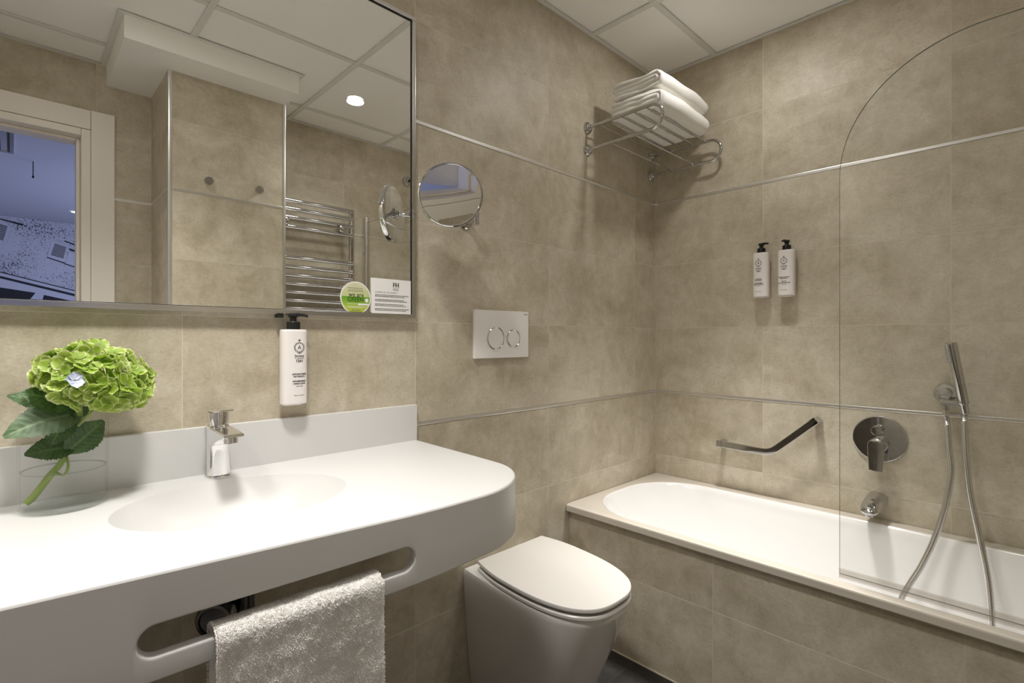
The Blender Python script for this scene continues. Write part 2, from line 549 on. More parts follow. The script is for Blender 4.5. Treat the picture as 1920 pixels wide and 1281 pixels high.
# ------------------------------------------------------------------ door
door = empty('door_1', (0, 0, 0)); door['kind'] = 'structure'
yf = YC
bm = B(); box(bm, DX1 - .005 + .027, -1.914, yf, yf + .014, 0, 2.194, .002); obj('casing', bm, M['door'], door)
bm = B(); box(bm, DX0 - .11, DX0 - .022, yf, yf + .014, 0, 2.194, .002); obj('casing', bm, M['door'], door)
bm = B(); box(bm, DX0 - .021, DX1 + .021, yf, yf + .014, 2.106, 2.192, .002); obj('casing', bm, M['door'], door)
# jamb lining with rebate stop
bm = B(); box(bm, DX1 - .012, DX1 + .021, yf - .125, yf + .010, 0, 2.104, .002); obj('jamb', bm, M['door'], door)
bm = B(); box(bm, DX0 - .021, DX0 + .012, yf - .125, yf + .010, 0, 2.104, .002); obj('jamb', bm, M['door'], door)
bm = B(); box(bm, DX0 + .0125, DX1 - .0125, yf - .125, yf + .010, 2.072, 2.104, .002); obj('jamb', bm, M['door'], door)
bm = B(); box(bm, DX1 - .026, DX1 - .0125, yf - .125, yf - .045, 0, 2.071, .002); obj('door_stop', bm, M['door'], door)
bm = B(); box(bm, DX0 + .0125, DX0 + .026, yf - .125, yf - .045, 0, 2.071, .002); obj('door_stop', bm, M['door'], door)
bm = B(); box(bm, DX0 + .0265, DX1 - .0265, yf - .125, yf - .045, 2.058, 2.071, .002); obj('door_stop', bm, M['door'], door)
# leaf ajar, swung out into the bedroom on the left jamb
leaf = empty('door_leaf', (DX0 + .004, yf - .131, 0), (0, 0, rad(-56)), door)
bm = B(); box(bm, .0, .715, -.040, 0, .008, 2.062, .003)
obj('leaf_panel', bm, M['door'], leaf)
for sy in (0, -.040):
    d_ = 1 if sy == 0 else -1
    bm = B()
    tube(bm, catmull([(.675, sy, 1.0), (.675, sy + d_ * .045, 1.0), (.66, sy + d_ * .050, 1.0), (.56, sy + d_ * .050, 1.0)], 5), .009, 10)
    lathe(bm, [(.026, 0), (.026, .006), (.02, .009)], (.675, sy, 1.0), (0, d_, 0), 20)
    obj('door_handle', bm, M['alu'], leaf, smooth=40)

# ------------------------------------------------------------------ bedroom seen through the door
BYm = -6.63
bm = B(); box(bm, -3.3, .2, BYm - .15, BYm, -.1, 2.6)
struct('wall_bedroom_far', bm, M['bedroom'])
bm = B(); box(bm, .0, .2, BYm, YC - .125, -.1, 2.6); struct('wall_bedroom_right', bm, M['bedroom'])
bm = B(); box(bm, -3.3, -3.1, BYm, YC - .125, -.1, 2.6); struct('wall_bedroom_left', bm, M['bedroom'])
bm = B(); box(bm, -3.3, XL - .151, YC - .125, YC - .02, -.1, 2.6); struct('wall_bedroom_near', bm, M['bedroom'])
bm = B(); box(bm, -3.3, 0, BYm, YC - .125, 2.5, 2.6); struct('ceiling_bedroom', bm, M['bedroom'])
bm = B(); box(bm, -3.3, 0, BYm, YC - .125, -.1, 0); struct('floor_bedroom', bm, M['carpet'])

def speckle_mat():
    m, nt, out = nm('mural_speckle')
    L = nt.links.new
    tc = N(nt, 'ShaderNodeTexCoord')
    n1 = N(nt, 'ShaderNodeTexNoise'); n1.inputs['Scale'].default_value = 85; n1.inputs['Detail'].default_value = 3; n1.inputs['Roughness'].default_value = .75
    n2 = N(nt, 'ShaderNodeTexNoise'); n2.inputs['Scale'].default_value = 3.2; n2.inputs['Detail'].default_value = 2
    L(tc.outputs['Object'], n1.inputs['Vector']); L(tc.outputs['Object'], n2.inputs['Vector'])
    ad = N(nt, 'ShaderNodeMath', operation='MULTIPLY_ADD'); ad.inputs[1].default_value = .35; L(n2.outputs['Fac'], ad.inputs[0]); L(n1.outputs['Fac'], ad.inputs[2])
    r = ramp(nt, [(.755, (.60, .60, .62)), (.785, (.03, .03, .035))]); L(ad.outputs[0], r.inputs[0])
    b = N(nt, 'ShaderNodeBsdfPrincipled'); b.inputs['Roughness'].default_value = .7
    L(r.outputs[0], b.inputs['Base Color']); L(b.outputs[0], out.inputs[0])
    return m
M['speckle'] = speckle_mat()
mural = thing('wall_mural', 'black and white photo mural of a shuttered building facade on the bedroom wall', 'mural', (0, BYm, 0))
bm = B(); box(bm, -3.09, -.4, 0, .004, .6, 2.498); obj('mural_panel', bm, M['speckle'], mural)
def mpoly(name, polys, mat, y):
    for poly in polys:
        bm = B()
        pl = [(x, min(z, 2.497)) for x, z in poly]
        prism(bm, pl, .0008, Matrix(((1, 0, 0, 0), (0, 0, -1, y), (0, 1, 0, 0), (0, 0, 0, 1))))
        obj(name, bm, mat, mural)
mpoly('printed_roof_line', [[(-2.535, 2.556), (-2.168, 2.432), (-2.178, 2.41), (-2.535, 2.514)], [(-1.825, 2.295), (-1.549, 2.205), (-1.549, 2.181), (-1.828, 2.282)]], M['mural_dark'], .006)
mpoly('printed_window_frame', [[(-1.935, 2.264), (-1.801, 2.226), (-1.825, 2.039), (-1.972, 2.087)], [(-2.535, 2.497), (-2.272, 2.394), (-2.319, 2.205), (-2.535, 2.269)]], M['mural_light'], .006)
def louvre(q, n):
    (ax, az), (bx_, bz), (cx, cz), (dx, dz) = q
    out = []
    for k in range(n):
        t0, t1 = (k + .05) / n, (k + .62) / n
        out.append([(ax + (dx - ax) * t0, az + (dz - az) * t0), (bx_ + (cx - bx_) * t0, bz + (cz - bz) * t0), (bx_ + (cx - bx_) * t1, bz + (cz - bz) * t1), (ax + (dx - ax) * t1, az + (dz - az) * t1)])
    return out
mpoly('printed_louvre', louvre([(-1.911, 2.249), (-1.808, 2.216), (-1.835, 2.079), (-1.945, 2.108)], 9) + louvre([(-2.535, 2.455), (-2.297, 2.386), (-2.331, 2.22), (-2.535, 2.278)], 10), M['mural_dark'], .007)
mpoly('printed_sill', [[(-1.975, 2.087), (-1.821, 2.038), (-1.823, 2.024), (-1.978, 2.077)], [(-1.821, 2.03), (-1.549, 1.935), (-1.549, 1.925), (-1.825, 2.019)]], M['mural_dark'], .0065)
mpoly('printed_panel', [[(-1.787, 2.163), (-1.549, 2.086), (-1.549, 1.935), (-1.814, 2.031)]], M['mural_light'], .006)
mpoly('printed_shutter', [[(-1.783, 2.21), (-1.549, 2.134), (-1.549, 2.105), (-1.783, 2.187)]], M['mural_dark'], .0065)
mpoly('printed_cornice', [[(-2.535, 1.919), (-2.356, 1.885), (-1.549, 1.673), (-1.549, 1.662), (-2.356, 1.874), (-2.535, 1.907)], [(-2.535, 1.873), (-2.356, 1.838), (-1.549, 1.631), (-1.549, 1.602), (-2.356, 1.812), (-2.535, 1.848)]], M['mural_dark'], .0068)
mpoly('printed_band', [[(-2.535, 1.907), (-2.356, 1.874), (-1.549, 1.662), (-1.549, 1.109), (-2.535, 1.114)]], M['mural_light'], .0058)
mpoly('printed_arch', [[(-2.476, 1.738), (-2.356, 1.712), (-2.071, 1.67), (-2.136, 1.564), (-2.149, 1.112), (-2.476, 1.113)], [(-2.002, 1.651), (-1.549, 1.545), (-1.549, 1.109), (-2.018, 1.111), (-2.015, 1.588)]], M['mural_dark'], .0068)

vent = thing('ceiling_vent', 'slatted grey air vent in the bedroom ceiling beyond the doorway', 'vent', (-2.42, -3.59, 2.5))
bm = B()
for (x0, x1, y0, y1) in ((-.17, .17, -.30, -.27), (-.17, .17, .27, .30), (-.17, -.15, -.27, .27), (.15, .17, -.27, .27)): box(bm, x0, x1, y0, y1, -.012, -.0002)
obj('vent_frame', bm, M['alu'], vent)
bm = B(); box(bm, -.15, .15, -.27, .27, -.003, -.0004); obj('vent_backing', bm, M['black'], vent)
for k in range(5):
    bm = B(); x = -.12 + k * .06
    prism(bm, [(x - .016, -.011), (x + .016, -.004), (x + .016, -.0033), (x - .016, -.0103)], .54, Matrix(((1, 0, 0, 0), (0, 0, -1, .27), (0, 1, 0, 0), (0, 0, 0, 1))))
    obj('vent_slat', bm, M['alu'], vent)
bm = B(); cyl(bm, (-2.145, -4.05, 2.385), (-2.145, -4.05, 2.4999), .003, 8); lathe(bm, [(.003, -.012), (.007, -.008), (.007, .004), (.003, .008)], (-2.145, -4.05, 2.385), (0, 0, 1), 10)
tag(obj('pull_cord', bm, M['black']), 'thin dark cord hanging from the bedroom ceiling', 'cord')
sp = thing('recessed_spotlight', 'tiny lit spotlight in the bedroom ceiling seen beside the door frame', 'light', (-1.775, -5.84, 2.4995))
bm = B(); lathe(bm, [(.055, 0), (.055, -.006), (.042, -.008), (.04, -.003)], (0, 0, 0), (0, 0, 1), 20, False, False); obj('spot_ring', bm, M['white_paint'], sp, smooth=40)
bm = B(); lathe(bm, [(.04, -.0035), (.03, -.006), (.008, -.007)], (0, 0, 0), (0, 0, 1), 20); obj('spot_lens', bm, M['lens'], sp)

# ------------------------------------------------------------------ downlights
lab = ['round lit downlight in the ceiling beside the boxed bulkhead, seen in the mirror',
       'round lit downlight in the ceiling above the bathtub',
       'round lit downlight in the ceiling above the basin tap',
       'round lit downlight in the ceiling at the left end of the vanity, beyond the vase']
for k, (lx, ly, lw, la) in enumerate(LIGHTS):
    t = thing('recessed_downlight', lab[k], 'light', (lx, ly, ZP), group='bathroom ceiling downlights')
    bm = B(); lathe(bm, [(.050, -.0001), (.050, -.003), (.041, -.006), (.037, -.003), (.037, -.0001)], (0, 0, 0), (0, 0, 1), 32, False, False)
    obj('trim_ring', bm, M['white_paint'], t, smooth=40)
    bm = B(); lathe(bm, [(.037, -.001), (.036, -.0035), (.01, -.004)], (0, 0, 0), (0, 0, 1), 32)
    obj('lamp_lens', bm, M['lens'], t)
#@@PART2
# ------------------------------------------------------------------ text helper
def text_mesh(s, size, align='CENTER'):
    cu = bpy.data.curves.new('t', 'FONT')
    cu.body = s; cu.size = size; cu.align_x = align; cu.align_y = 'CENTER'; cu.resolution_u = 3
    o = bpy.data.objects.new('t', cu)
    COL.objects.link(o)
    dg = bpy.context.evaluated_depsgraph_get()
    me = bpy.data.meshes.new_from_object(o.evaluated_get(dg))
    bpy.data.objects.remove(o); bpy.data.curves.remove(cu)
    bm = B(); bm.from_mesh(me); bpy.data.meshes.remove(me)
    return bm

def put_text(dst, s, size, x, y, sx=1.0, bold=0.0, align='CENTER'):
    for k in ((0,) if not bold else (-bold, bold)):
        t = text_mesh(s, size, align)
        for v in t.verts: v.co = Vector((v.co.x * sx + x + k, v.co.y + y, 0))
        me = bpy.data.meshes.new('t'); t.to_mesh(me); t.free(); dst.from_mesh(me); bpy.data.meshes.remove(me)

def small_print(dst, rng, x0, x1, y, h, wmin=.0025, wmax=.008):
    """a line of print too small to read: word-long dashes"""
    x = x0
    while x < x1 - wmin:
        wd = min(rng.uniform(wmin, wmax), x1 - x)
        vs_ = [dst.verts.new(p) for p in ((x, y - h / 2, 0), (x + wd, y - h / 2, 0), (x + wd, y + h / 2, 0), (x, y + h / 2, 0))]
        dst.faces.new(vs_)
        x += wd + h * .7

# ------------------------------------------------------------------ vanity top with moulded basin
ZT = .853
def front_y(x):
    if x > -1.66: return -.5615
    if x > -1.80: return -.5615 + (-1.66 - x) ** 2 * .43
    return -.5531 - (x + 1.80) * .1204
def outline(n=26):
    """right end at the wall -> rounded corner -> front -> left end wall; list of (x, y)"""
    pts = [(-1.391, -.0005), (-1.396, -.15), (-1.401, -.30)]
    cx, cy, rx, ry = -1.605, -.375, .2005, .1865
    for k in range(n + 1):
        a = PI / 2 * k / n
        pts.append((cx + rx * math.cos(a), cy - ry * math.sin(a)))
    x = -1.64
    while x > XL + .012:
        pts.append((x, front_y(x))); x -= .02
    pts.append((XL + .0005, front_y(XL)))
    return pts
OUT = outline()
def inward(pts):
    n = len(pts); res = []
    for i in range(n):
        a = Vector(pts[max(i - 1, 0)]); b = Vector(pts[min(i + 1, n - 1)])
        d = (b - a).normalized()
        res.append(Vector((d.y, -d.x)) * -1)
    return [v if v.dot(Vector((-2.0 - p[0], -.2 - p[1]))) > 0 else -v for v, p in zip(res, pts)]
INN = inward(OUT)
vanity = thing('vanity_counter', 'white solid-surface washbasin counter with moulded oval basin and slotted apron', 'washbasin', (0, 0, 0))
bm = B()
ins = [(p[0] + v.x * .004, p[1] + v.y * .004) for p, v in zip(OUT, INN)]
ins[0] = (OUT[0][0] - .004, OUT[0][1]); ins[-1] = (OUT[-1][0], OUT[-1][1] + .004)
top = [bm.verts.new((x, y, ZT)) for x, y in ins]
top.append(bm.verts.new((XL + .0005, -.0005, ZT)))
BXc, BYc, BA, BB_, BT = -1.945, -.250, .197, .157, rad(-4)
def ell(s_, k, n=96, z=ZT):
    a = 2 * PI * k / n
    e_ = 2.0
    x = BA * s_ * math.cos(a); y = BB_ * s_ * math.sin(a)
    return (BXc + x * math.cos(BT) - y * math.sin(BT), BYc + x * math.sin(BT) + y * math.cos(BT), z)
nb = 96
rim = [bm.verts.new(ell(1.004, k)) for k in range(nb)]
es = [bm.edges.new((top[i], top[(i + 1) % len(top)])) for i in range(len(top))] + [bm.edges.new((rim[i], rim[(i + 1) % nb])) for i in range(nb)]
bmesh.ops.triangle_fill(bm, edges=es, use_beauty=True, use_dissolve=False)
# rounded top edge
rows = []
for (d, dz) in ((.0023, -.0006), (.0008, -.002), (0.0, -.0046)):
    rows.append([bm.verts.new((p[0] + v.x * d, p[1] + v.y * d, ZT + dz)) for p, v in zip(OUT, INN)])
prev = top[:-1]
for r in rows:
    for i in range(len(OUT) - 1): bm.faces.new((prev[i], prev[i + 1], r[i + 1], r[i]))
    prev = r
# bowl
prev = rim
DEP = .105
for (s_, d) in ((1.0, .0008), (.995, .0030), (.97, .0120), (.925, .0250), (.86, .043), (.78, .061), (.68, .077), (.55, .090), (.40, .098), (.22, .103), (.09, .105)):
    r = [bm.verts.new(ell(s_, k, z=ZT - d)) for k in range(nb)]
    for i in range(nb): bm.faces.new((prev[i], prev[(i + 1) % nb], r[(i + 1) % nb], r[i]))
    prev = r
bm.faces.new(prev)
obj('countertop', bm, M['solid'], vanity, smooth=35)
# apron with the towel slot
def zbot(x): return .7245 + .045 * (min(max(x, -2.6), -1.6) + 1.83)
SL0, SL1, SR = -2.142, -1.757, .0205
def slot(x, grow=0.0):
    x0, x1, r = SL0 - grow, SL1 + grow, SR + grow
    if x <= x0 or x >= x1: return 0.0
    if x < x0 + r: return math.sqrt(max(r * r - (x0 + r - x) ** 2, 0))
    if x > x1 - r: return math.sqrt(max(r * r - (x - x1 + r) ** 2, 0))
    return r
def slot_c(x): return .7625 + .037 * (x + 2.142)
# sample columns: the outline, refined on the slot ends
cols = [(p, v) for p, v in zip(OUT, INN) if not (SL0 - .03 < p[0] < SL1 + .03 and p[1] < -.4)]
left = [c for c in cols if c[0][0] <= SL0 and c[0][1] < -.35]; right = [c for c in cols if c not in left]
xs = set()
g = .004
for grow in (0.0, g):
    x0, x1, r = SL0 - grow, SL1 + grow, SR + grow
    for k in range(13):
        a = PI / 2 * k / 12
        xs.add(round(x0 + r - r * math.cos(a), 5)); xs.add(round(x1 - r + r * math.cos(a), 5))
for k in range(1, 16): xs.add(round(SL0 + .03 + (SL1 - SL0 - .06) * k / 16, 5))
xs |= {SL0 - .012, SL1 + .012}
mid = []
for x in sorted(xs, reverse=True):
    dy = (front_y(x + .002) - front_y(x - .002)) / .004
    v = Vector((-dy, 1)).normalized()
    mid.append(((x, front_y(x)), v))
cols = right + mid + left
TH = .020
bm = B()
def col_ring(p, v, d, grow, bz=0.0, tz=0.0):
    x, y = p[0] + v.x * d, p[1] + v.y * d
    hh = slot(p[0], grow) if p[1] < -.4 else 0.0
    c = slot_c(p[0])
    return [bm.verts.new((x, y, z)) for z in (zbot(p[0]) + bz, c - hh, c + hh, ZT - .0046 - tz)], hh > 1e-6
layers = [[col_ring(p, v, d, gr, bz) for p, v in cols] for (d, gr, bz) in ((0.0, g, .003), (.0012, g * .35, .0008), (.004, 0.0, 0.0), (TH - .003, 0.0, 0.0), (TH, .003, .003))]
def quad(a, b, c, d):
    if len({a, b, c, d}) == 4:
        try: bm.faces.new((a, b, c, d))
        except ValueError: pass
n = len(cols)
for i in range(n - 1):
    for L_ in (layers[0], layers[-1]):
        (a, ha), (b, hb) = L_[i], L_[i + 1]
        quad(a[0], b[0], b[1], a[1]); quad(a[2], b[2], b[3], a[3])
        if not ha and not hb: quad(a[1], b[1], b[2], a[2])
    for la, lb in zip(layers[:-1], layers[1:]):
        (a, _), (b, _), (c, _), (d, _) = la[i], la[i + 1], lb[i + 1], lb[i]
        quad(a[0], b[0], c[0], d[0]); quad(a[3], b[3], c[3], d[3])
        if la[i][1] or la[i + 1][1] or lb[i][1] or lb[i + 1][1]:
            quad(a[1], b[1], c[1], d[1]); quad(a[2], b[2], c[2], d[2])
bmesh.ops.remove_doubles(bm, verts=bm.verts[:], dist=1e-5)
obj('apron', bm, M['solid'], vanity, smooth=35)
bm = B(); box(bm, XL + .0005, -1.391, -.017, -.0003, ZT - .02, .958, .0016, 2)
obj('backsplash', bm, M['solid'], vanity, smooth=40)
bm = B(); lathe(bm, [(.031, -.0008), (.031, .0015), (.028, .003), (.020, .0022), (.018, .0055), (.006, .0065)], (BXc, BYc, ZT - .105), (0, 0, 1), 28)
obj('drain', bm, M['chrome'], vanity, smooth=40)

# trap under the basin
trap = thing('bottle_trap', 'dark metal bottle trap and pipe under the basin, seen through the slot', 'pipe', (0, 0, 0))
bm = B(); lathe(bm, [(.017, .74), (.017, .70), (.026, .698), (.026, .672), (.022, .668), (.022, .575), (.031, .573), (.034, .568), (.034, .500), (.028, .485), (.01, .480)], (-1.940, -.245, 0), (0, 0, 1), 28)
obj('trap_body', bm, M['chrome_dark'], trap, smooth=40)
bm = B(); lathe(bm, [(.021, 0), (.021, .04), (.030, .043), (.032, .048), (.032, .066), (.029, .071), (.024, .072), (.0225, .068), (.006, .067)], (-1.962, -.235, .655), (-.56, -.83, 0), 30)
obj('trap_nut', bm, M['chrome_dark'], trap, smooth=40)
bm = B(); tube(bm, catmull([(-1.940, -.245, .62), (-1.92, -.19, .62), (-1.915, -.12, .615), (-1.915, -.0005, .61)], 6), .016, 14)
obj('waste_pipe', bm, M['chrome_dark'], trap, smooth=40)
bm = B(); lathe(bm, [(.036, .001), (.036, .006), (.018, .016)], (-1.915, 0, .61), (0, -1, 0), 28)
obj('wall_flange', bm, M['chrome_dark'], trap, smooth=40)

# ------------------------------------------------------------------ basin tap
tap = thing('basin_tap', 'chrome single-lever basin tap standing behind the oval basin', 'tap', (-1.931, -.051, ZT))
def oval(rx, ry, z, dy=0.0, n=28, e=2.6):
    out = []
    for k in range(n):
        a = 2 * PI * k / n
        c, s_ = math.cos(a), math.sin(a)
        out.append((math.copysign(abs(c) ** (2 / e), c) * rx, math.copysign(abs(s_) ** (2 / e), s_) * ry + dy, z))
    return out
bm = B(); loft(bm, [oval(.0255, .0265, .0003), oval(.0258, .0268, .003), oval(.0245, .0255, .0055)]); obj('tap_base', bm, M['chrome_tap'], tap, smooth=40)
bm = B()
loft(bm, [oval(.0225, .0235, .0056), oval(.0218, .0228, .02), oval(.0212, .0222, .06), oval(.0214, .0226, .098), oval(.0214, .0226, .110), oval(.0200, .0212, .1125)])
obj('tap_body', bm, M['chrome_tap'], tap, smooth=40)
bm = B()   # spout: wedge running out to -y
def sec(y, wx, z0, z1, n=5):
    r = min(.004, (z1 - z0) / 2.2)
    return [(x, y, z + (z0 + z1) / 2) for x, z in rrect(2 * wx, z1 - z0, r, n)]
loft(bm, [sec(-.006, .0205, .070, .1105), sec(-.022, .0215, .071, .1100), sec(-.045, .0215, .081, .1095), sec(-.075, .0208, .090, .1085), sec(-.105, .0200, .0975, .1070), sec(-.112, .0190, .1000, .1060)])
obj('tap_spout', bm, M['chrome_tap'], tap, smooth=35)
bm = B(); lathe(bm, [(.0125, .0), (.0135, .003), (.0135, .012), (.011, .013), (.0105, .009), (.002, .009)], (0, -.090, .0965), (0, -.15, -1), 22); obj('aerator', bm, M['chrome_tap'], tap, smooth=40)
bm = B(); loft(bm, [oval(.0185, .0195, .1126), oval(.0185, .0195, .1165), oval(.0205, .0215, .1175), oval(.0208, .0218, .138), oval(.0200, .0210, .1415)]); hd = obj('lever_hub', bm, M['chrome_tap'], tap, smooth=40)
bm = B()
loft(bm, [sec(.020, .0200, .1418, .1480), sec(-.012, .0200, .1418, .1495), sec(-.035, .0180, .1435, .1500), sec(-.062, .0140, .1475, .1520), sec(-.066, .0120, .1485, .1512)])
obj('lever', bm, M['chrome_tap'], tap, smooth=35)

# ------------------------------------------------------------------ hand towel over the rail
ht = thing('hand_towel', 'white terry hand towel draped over the slot rail of the counter', 'towel', (0, 0, 0))
TX0, TX1 = -2.055, -1.822
rng = random.Random(5)
def towel_path(off):
    # (d outward from the front plane, dz from the rail top): front hem -> over -> back hem
    pts = []
    for k in range(26): pts.append((.008 + off, -.205 + .200 * k / 25))
    for k in range(1, 12):
        a = PI * k / 12
        pts.append((-.010 + (.018 + off) * math.cos(a), -.005 + (.013 + off) * math.sin(a)))
    for k in range(12): pts.append((-.028 - off, -.005 - .13 * k / 11))
    return pts
def rail_top(x): return slot_c(x) - SR
def towel_sheet(off, x0, x1, nx=44, amp=.0016):
    rows = []
    path = towel_path(off)
    for i in range(nx + 1):
        x = x0 + (x1 - x0) * i / nx
        e = min(i, nx - i) / nx
        row = []
        for k, (d, dz) in enumerate(path):
            nz = noise.noise(Vector((x * 30, dz * 30 + d * 40, off * 300))) * amp + noise.noise(Vector((x * 240, dz * 240, d * 200))) * amp * .9
            dd = d + nz + .003 * math.sin(x * 38 + .8) * min(1, max(0, -dz) / .12)
            row.append(Vector((x, front_y(x) - dd, rail_top(x) + dz + nz)))
        rows.append(row)
    return rows
A_ = towel_sheet(.0055, TX0, TX1); Bk = towel_sheet(-.0005, TX0 + .003, TX1 - .003, amp=.0006)
bm = B()
va = [[bm.verts.new(p) for p in r] for r in A_]; vb = [[bm.verts.new(p) for p in r] for r in Bk]
nx, nk = len(va), len(va[0])
for i in range(nx - 1):
    for k in range(nk - 1):
        bm.faces.new((va[i][k], va[i + 1][k], va[i + 1][k + 1], va[i][k + 1]))
        bm.faces.new((vb[i][k], vb[i][k + 1], vb[i + 1][k + 1], vb[i + 1][k]))
for i in range(nx - 1):
    for k in (0, nk - 1): bm.faces.new((va[i][k], va[i + 1][k], vb[i + 1][k], vb[i][k]))
for k in range(nk - 1):
    for i in (0, nx - 1): bm.faces.new((va[i][k], va[i][k + 1], vb[i][k + 1], vb[i][k]))
obj('towel_cloth', bm, M['towel_grey'], ht, smooth=70)
# terry loops
verts, faces = [], []
for _ in range(52000):
    fi = rng.random() * (nx - 1.001); fk = rng.random() ** .92 * (38 - 1.001)
    i, k = int(fi), int(fk); a, b = fi - i, fk - k
    p = (A_[i][k] * (1 - a) + A_[i + 1][k] * a) * (1 - b) + (A_[i][k + 1] * (1 - a) + A_[i + 1][k + 1] * a) * b
    nrm = (A_[i + 1][k] - A_[i][k]).cross(A_[i][k + 1] - A_[i][k]).normalized()
    if nrm.y > 0 and k < 25: nrm = -nrm
    if k >= 25 and nrm.z < 0 and k < 37: nrm = -nrm
    tdir = Vector((rng.gauss(0, 1), rng.gauss(0, .4), rng.gauss(-.5, 1)))
    tdir = (tdir - nrm * tdir.dot(nrm)).normalized()
    h_ = rng.uniform(.0012, .0026); wd = .00042
    q = p - nrm * .0004; tip = p + nrm * h_ + tdir * rng.uniform(.0002, .0016)
    sd = nrm.cross(tdir) * wd
    m_ = len(verts)
    verts += [q - sd, q + sd, tip + sd * .7, tip - sd * .7, tip + tdir * .0012 - nrm * h_ * .45]
    faces += [(m_, m_ + 1, m_ + 2, m_ + 3), (m_ + 3, m_ + 2, m_ + 4)]
# edge loops along both side hems
for side, i in ((-1, 0), (1, nx - 1)):
    for _ in range(900):
        fk = rng.random() * (nk - 1.001); k = int(fk); b = fk - k
        p = A_[i][k] * (1 - b) + A_[i][k + 1] * b
        q = p + Vector((0, rng.uniform(0, .005), 0)); tip = q + Vector((side * rng.uniform(.001, .003), -rng.uniform(0, .001), rng.uniform(-.002, .001)))
        m_ = len(verts)
        verts += [q + Vector((0, 0, .0006)), q - Vector((0, 0, .0006)), tip - Vector((0, .0004, .0005)), tip + Vector((0, .0004, .0005))]
        faces += [(m_, m_ + 1, m_ + 2, m_ + 3)]
me = bpy.data.meshes.new('pile'); me.from_pydata([tuple(v) for v in verts], [], faces)
o = link('terry_pile', me, M['towel_grey'], ht); o['kind'] = 'stuff'

# ------------------------------------------------------------------ vase, water, hydrangea
VC = Vector((-2.188, -.084)); VR = .0625
vase = thing('glass_vase', 'clear cylindrical glass vase half full of water on the counter', 'vase', (VC.x, VC.y, ZT + .0004))
bm = B()
lathe(bm, [(.02, .0), (VR - .004, .0002), (VR - .001, .0015), (VR, .005), (VR, .163), (VR - .0008, .1645), (VR - .002, .1645), (VR - .0028, .163), (VR - .0028, .012), (VR - .006, .0085), (.02, .008)], (0, 0, 0), (0, 0, 1), 64)
obj('vase_body', bm, M['vase_glass'], vase, smooth=50)
bm = B()
lathe(bm, [(.02, .0086), (VR - .0064, .0090), (VR - .0033, .0125), (VR - .0033, .0690), (VR - .0045, .0680), (VR - .010, .0675), (.02, .0675)], (0, 0, 0), (0, 0, 1), 64)
obj('water', bm, M['water'], vase, smooth=50)
bm = B(); lathe(bm, [(VR - .0032, .0672), (VR - .0029, .0690), (VR - .0034, .0690), (VR - .0062, .0676), (VR - .0062, .0672)], (0, 0, 0), (0, 0, 1), 64, False, False); obj('water_line', bm, M['meniscus'], vase, smooth=50)
bm = B(); lathe(bm, [(VR - .008, .0006), (VR - .0015, .0022), (VR - .0012, .0060), (VR - .008, .0078)], (0, 0, 0), (0, 0, 1), 64); obj('thick_base', bm, M['vase_base'], vase, smooth=50)

def leaf_mat(name, lo, hi):
    m, nt, out = nm(name); L = nt.links.new
    at = N(nt, 'ShaderNodeAttribute'); at.attribute_name = 'vein'
    tc = N(nt, 'ShaderNodeTexCoord')
    nz = N(nt, 'ShaderNodeTexNoise'); nz.inputs['Scale'].default_value = 60; nz.inputs['Detail'].default_value = 4
    L(tc.outputs['Object'], nz.inputs['Vector'])
    cr = ramp(nt, [(.35, lo), (.65, hi)]); L(nz.outputs['Fac'], cr.inputs[0])
    mx = N(nt, 'ShaderNodeMix', data_type='RGBA'); mx.inputs[7].default_value = (hi[0] * 1.7 + .02, hi[1] * 1.6 + .03, hi[2] * 1.6 + .02, 1)
    L(at.outputs['Fac'], mx.inputs[0]); L(cr.outputs[0], mx.inputs[6])
    b = N(nt, 'ShaderNodeBsdfPrincipled'); b.inputs['Roughness'].default_value = .42
    L(mx.outputs[2], b.inputs['Base Color'])
    tl = N(nt, 'ShaderNodeBsdfTranslucent'); L(mx.outputs[2], tl.inputs[0])
    ms = N(nt, 'ShaderNodeMixShader'); ms.inputs[0].default_value = .22
    L(b.outputs[0], ms.inputs[1]); L(tl.outputs[0], ms.inputs[2]); L(ms.outputs[0], out.inputs[0])
    return m
M['leaf'] = leaf_mat('hydrangea_leaf', (.035, .085, .022), (.075, .15, .04))
M['leaf_pale'] = leaf_mat('hydrangea_leaf_pale', (.10, .17, .085), (.16, .24, .13))
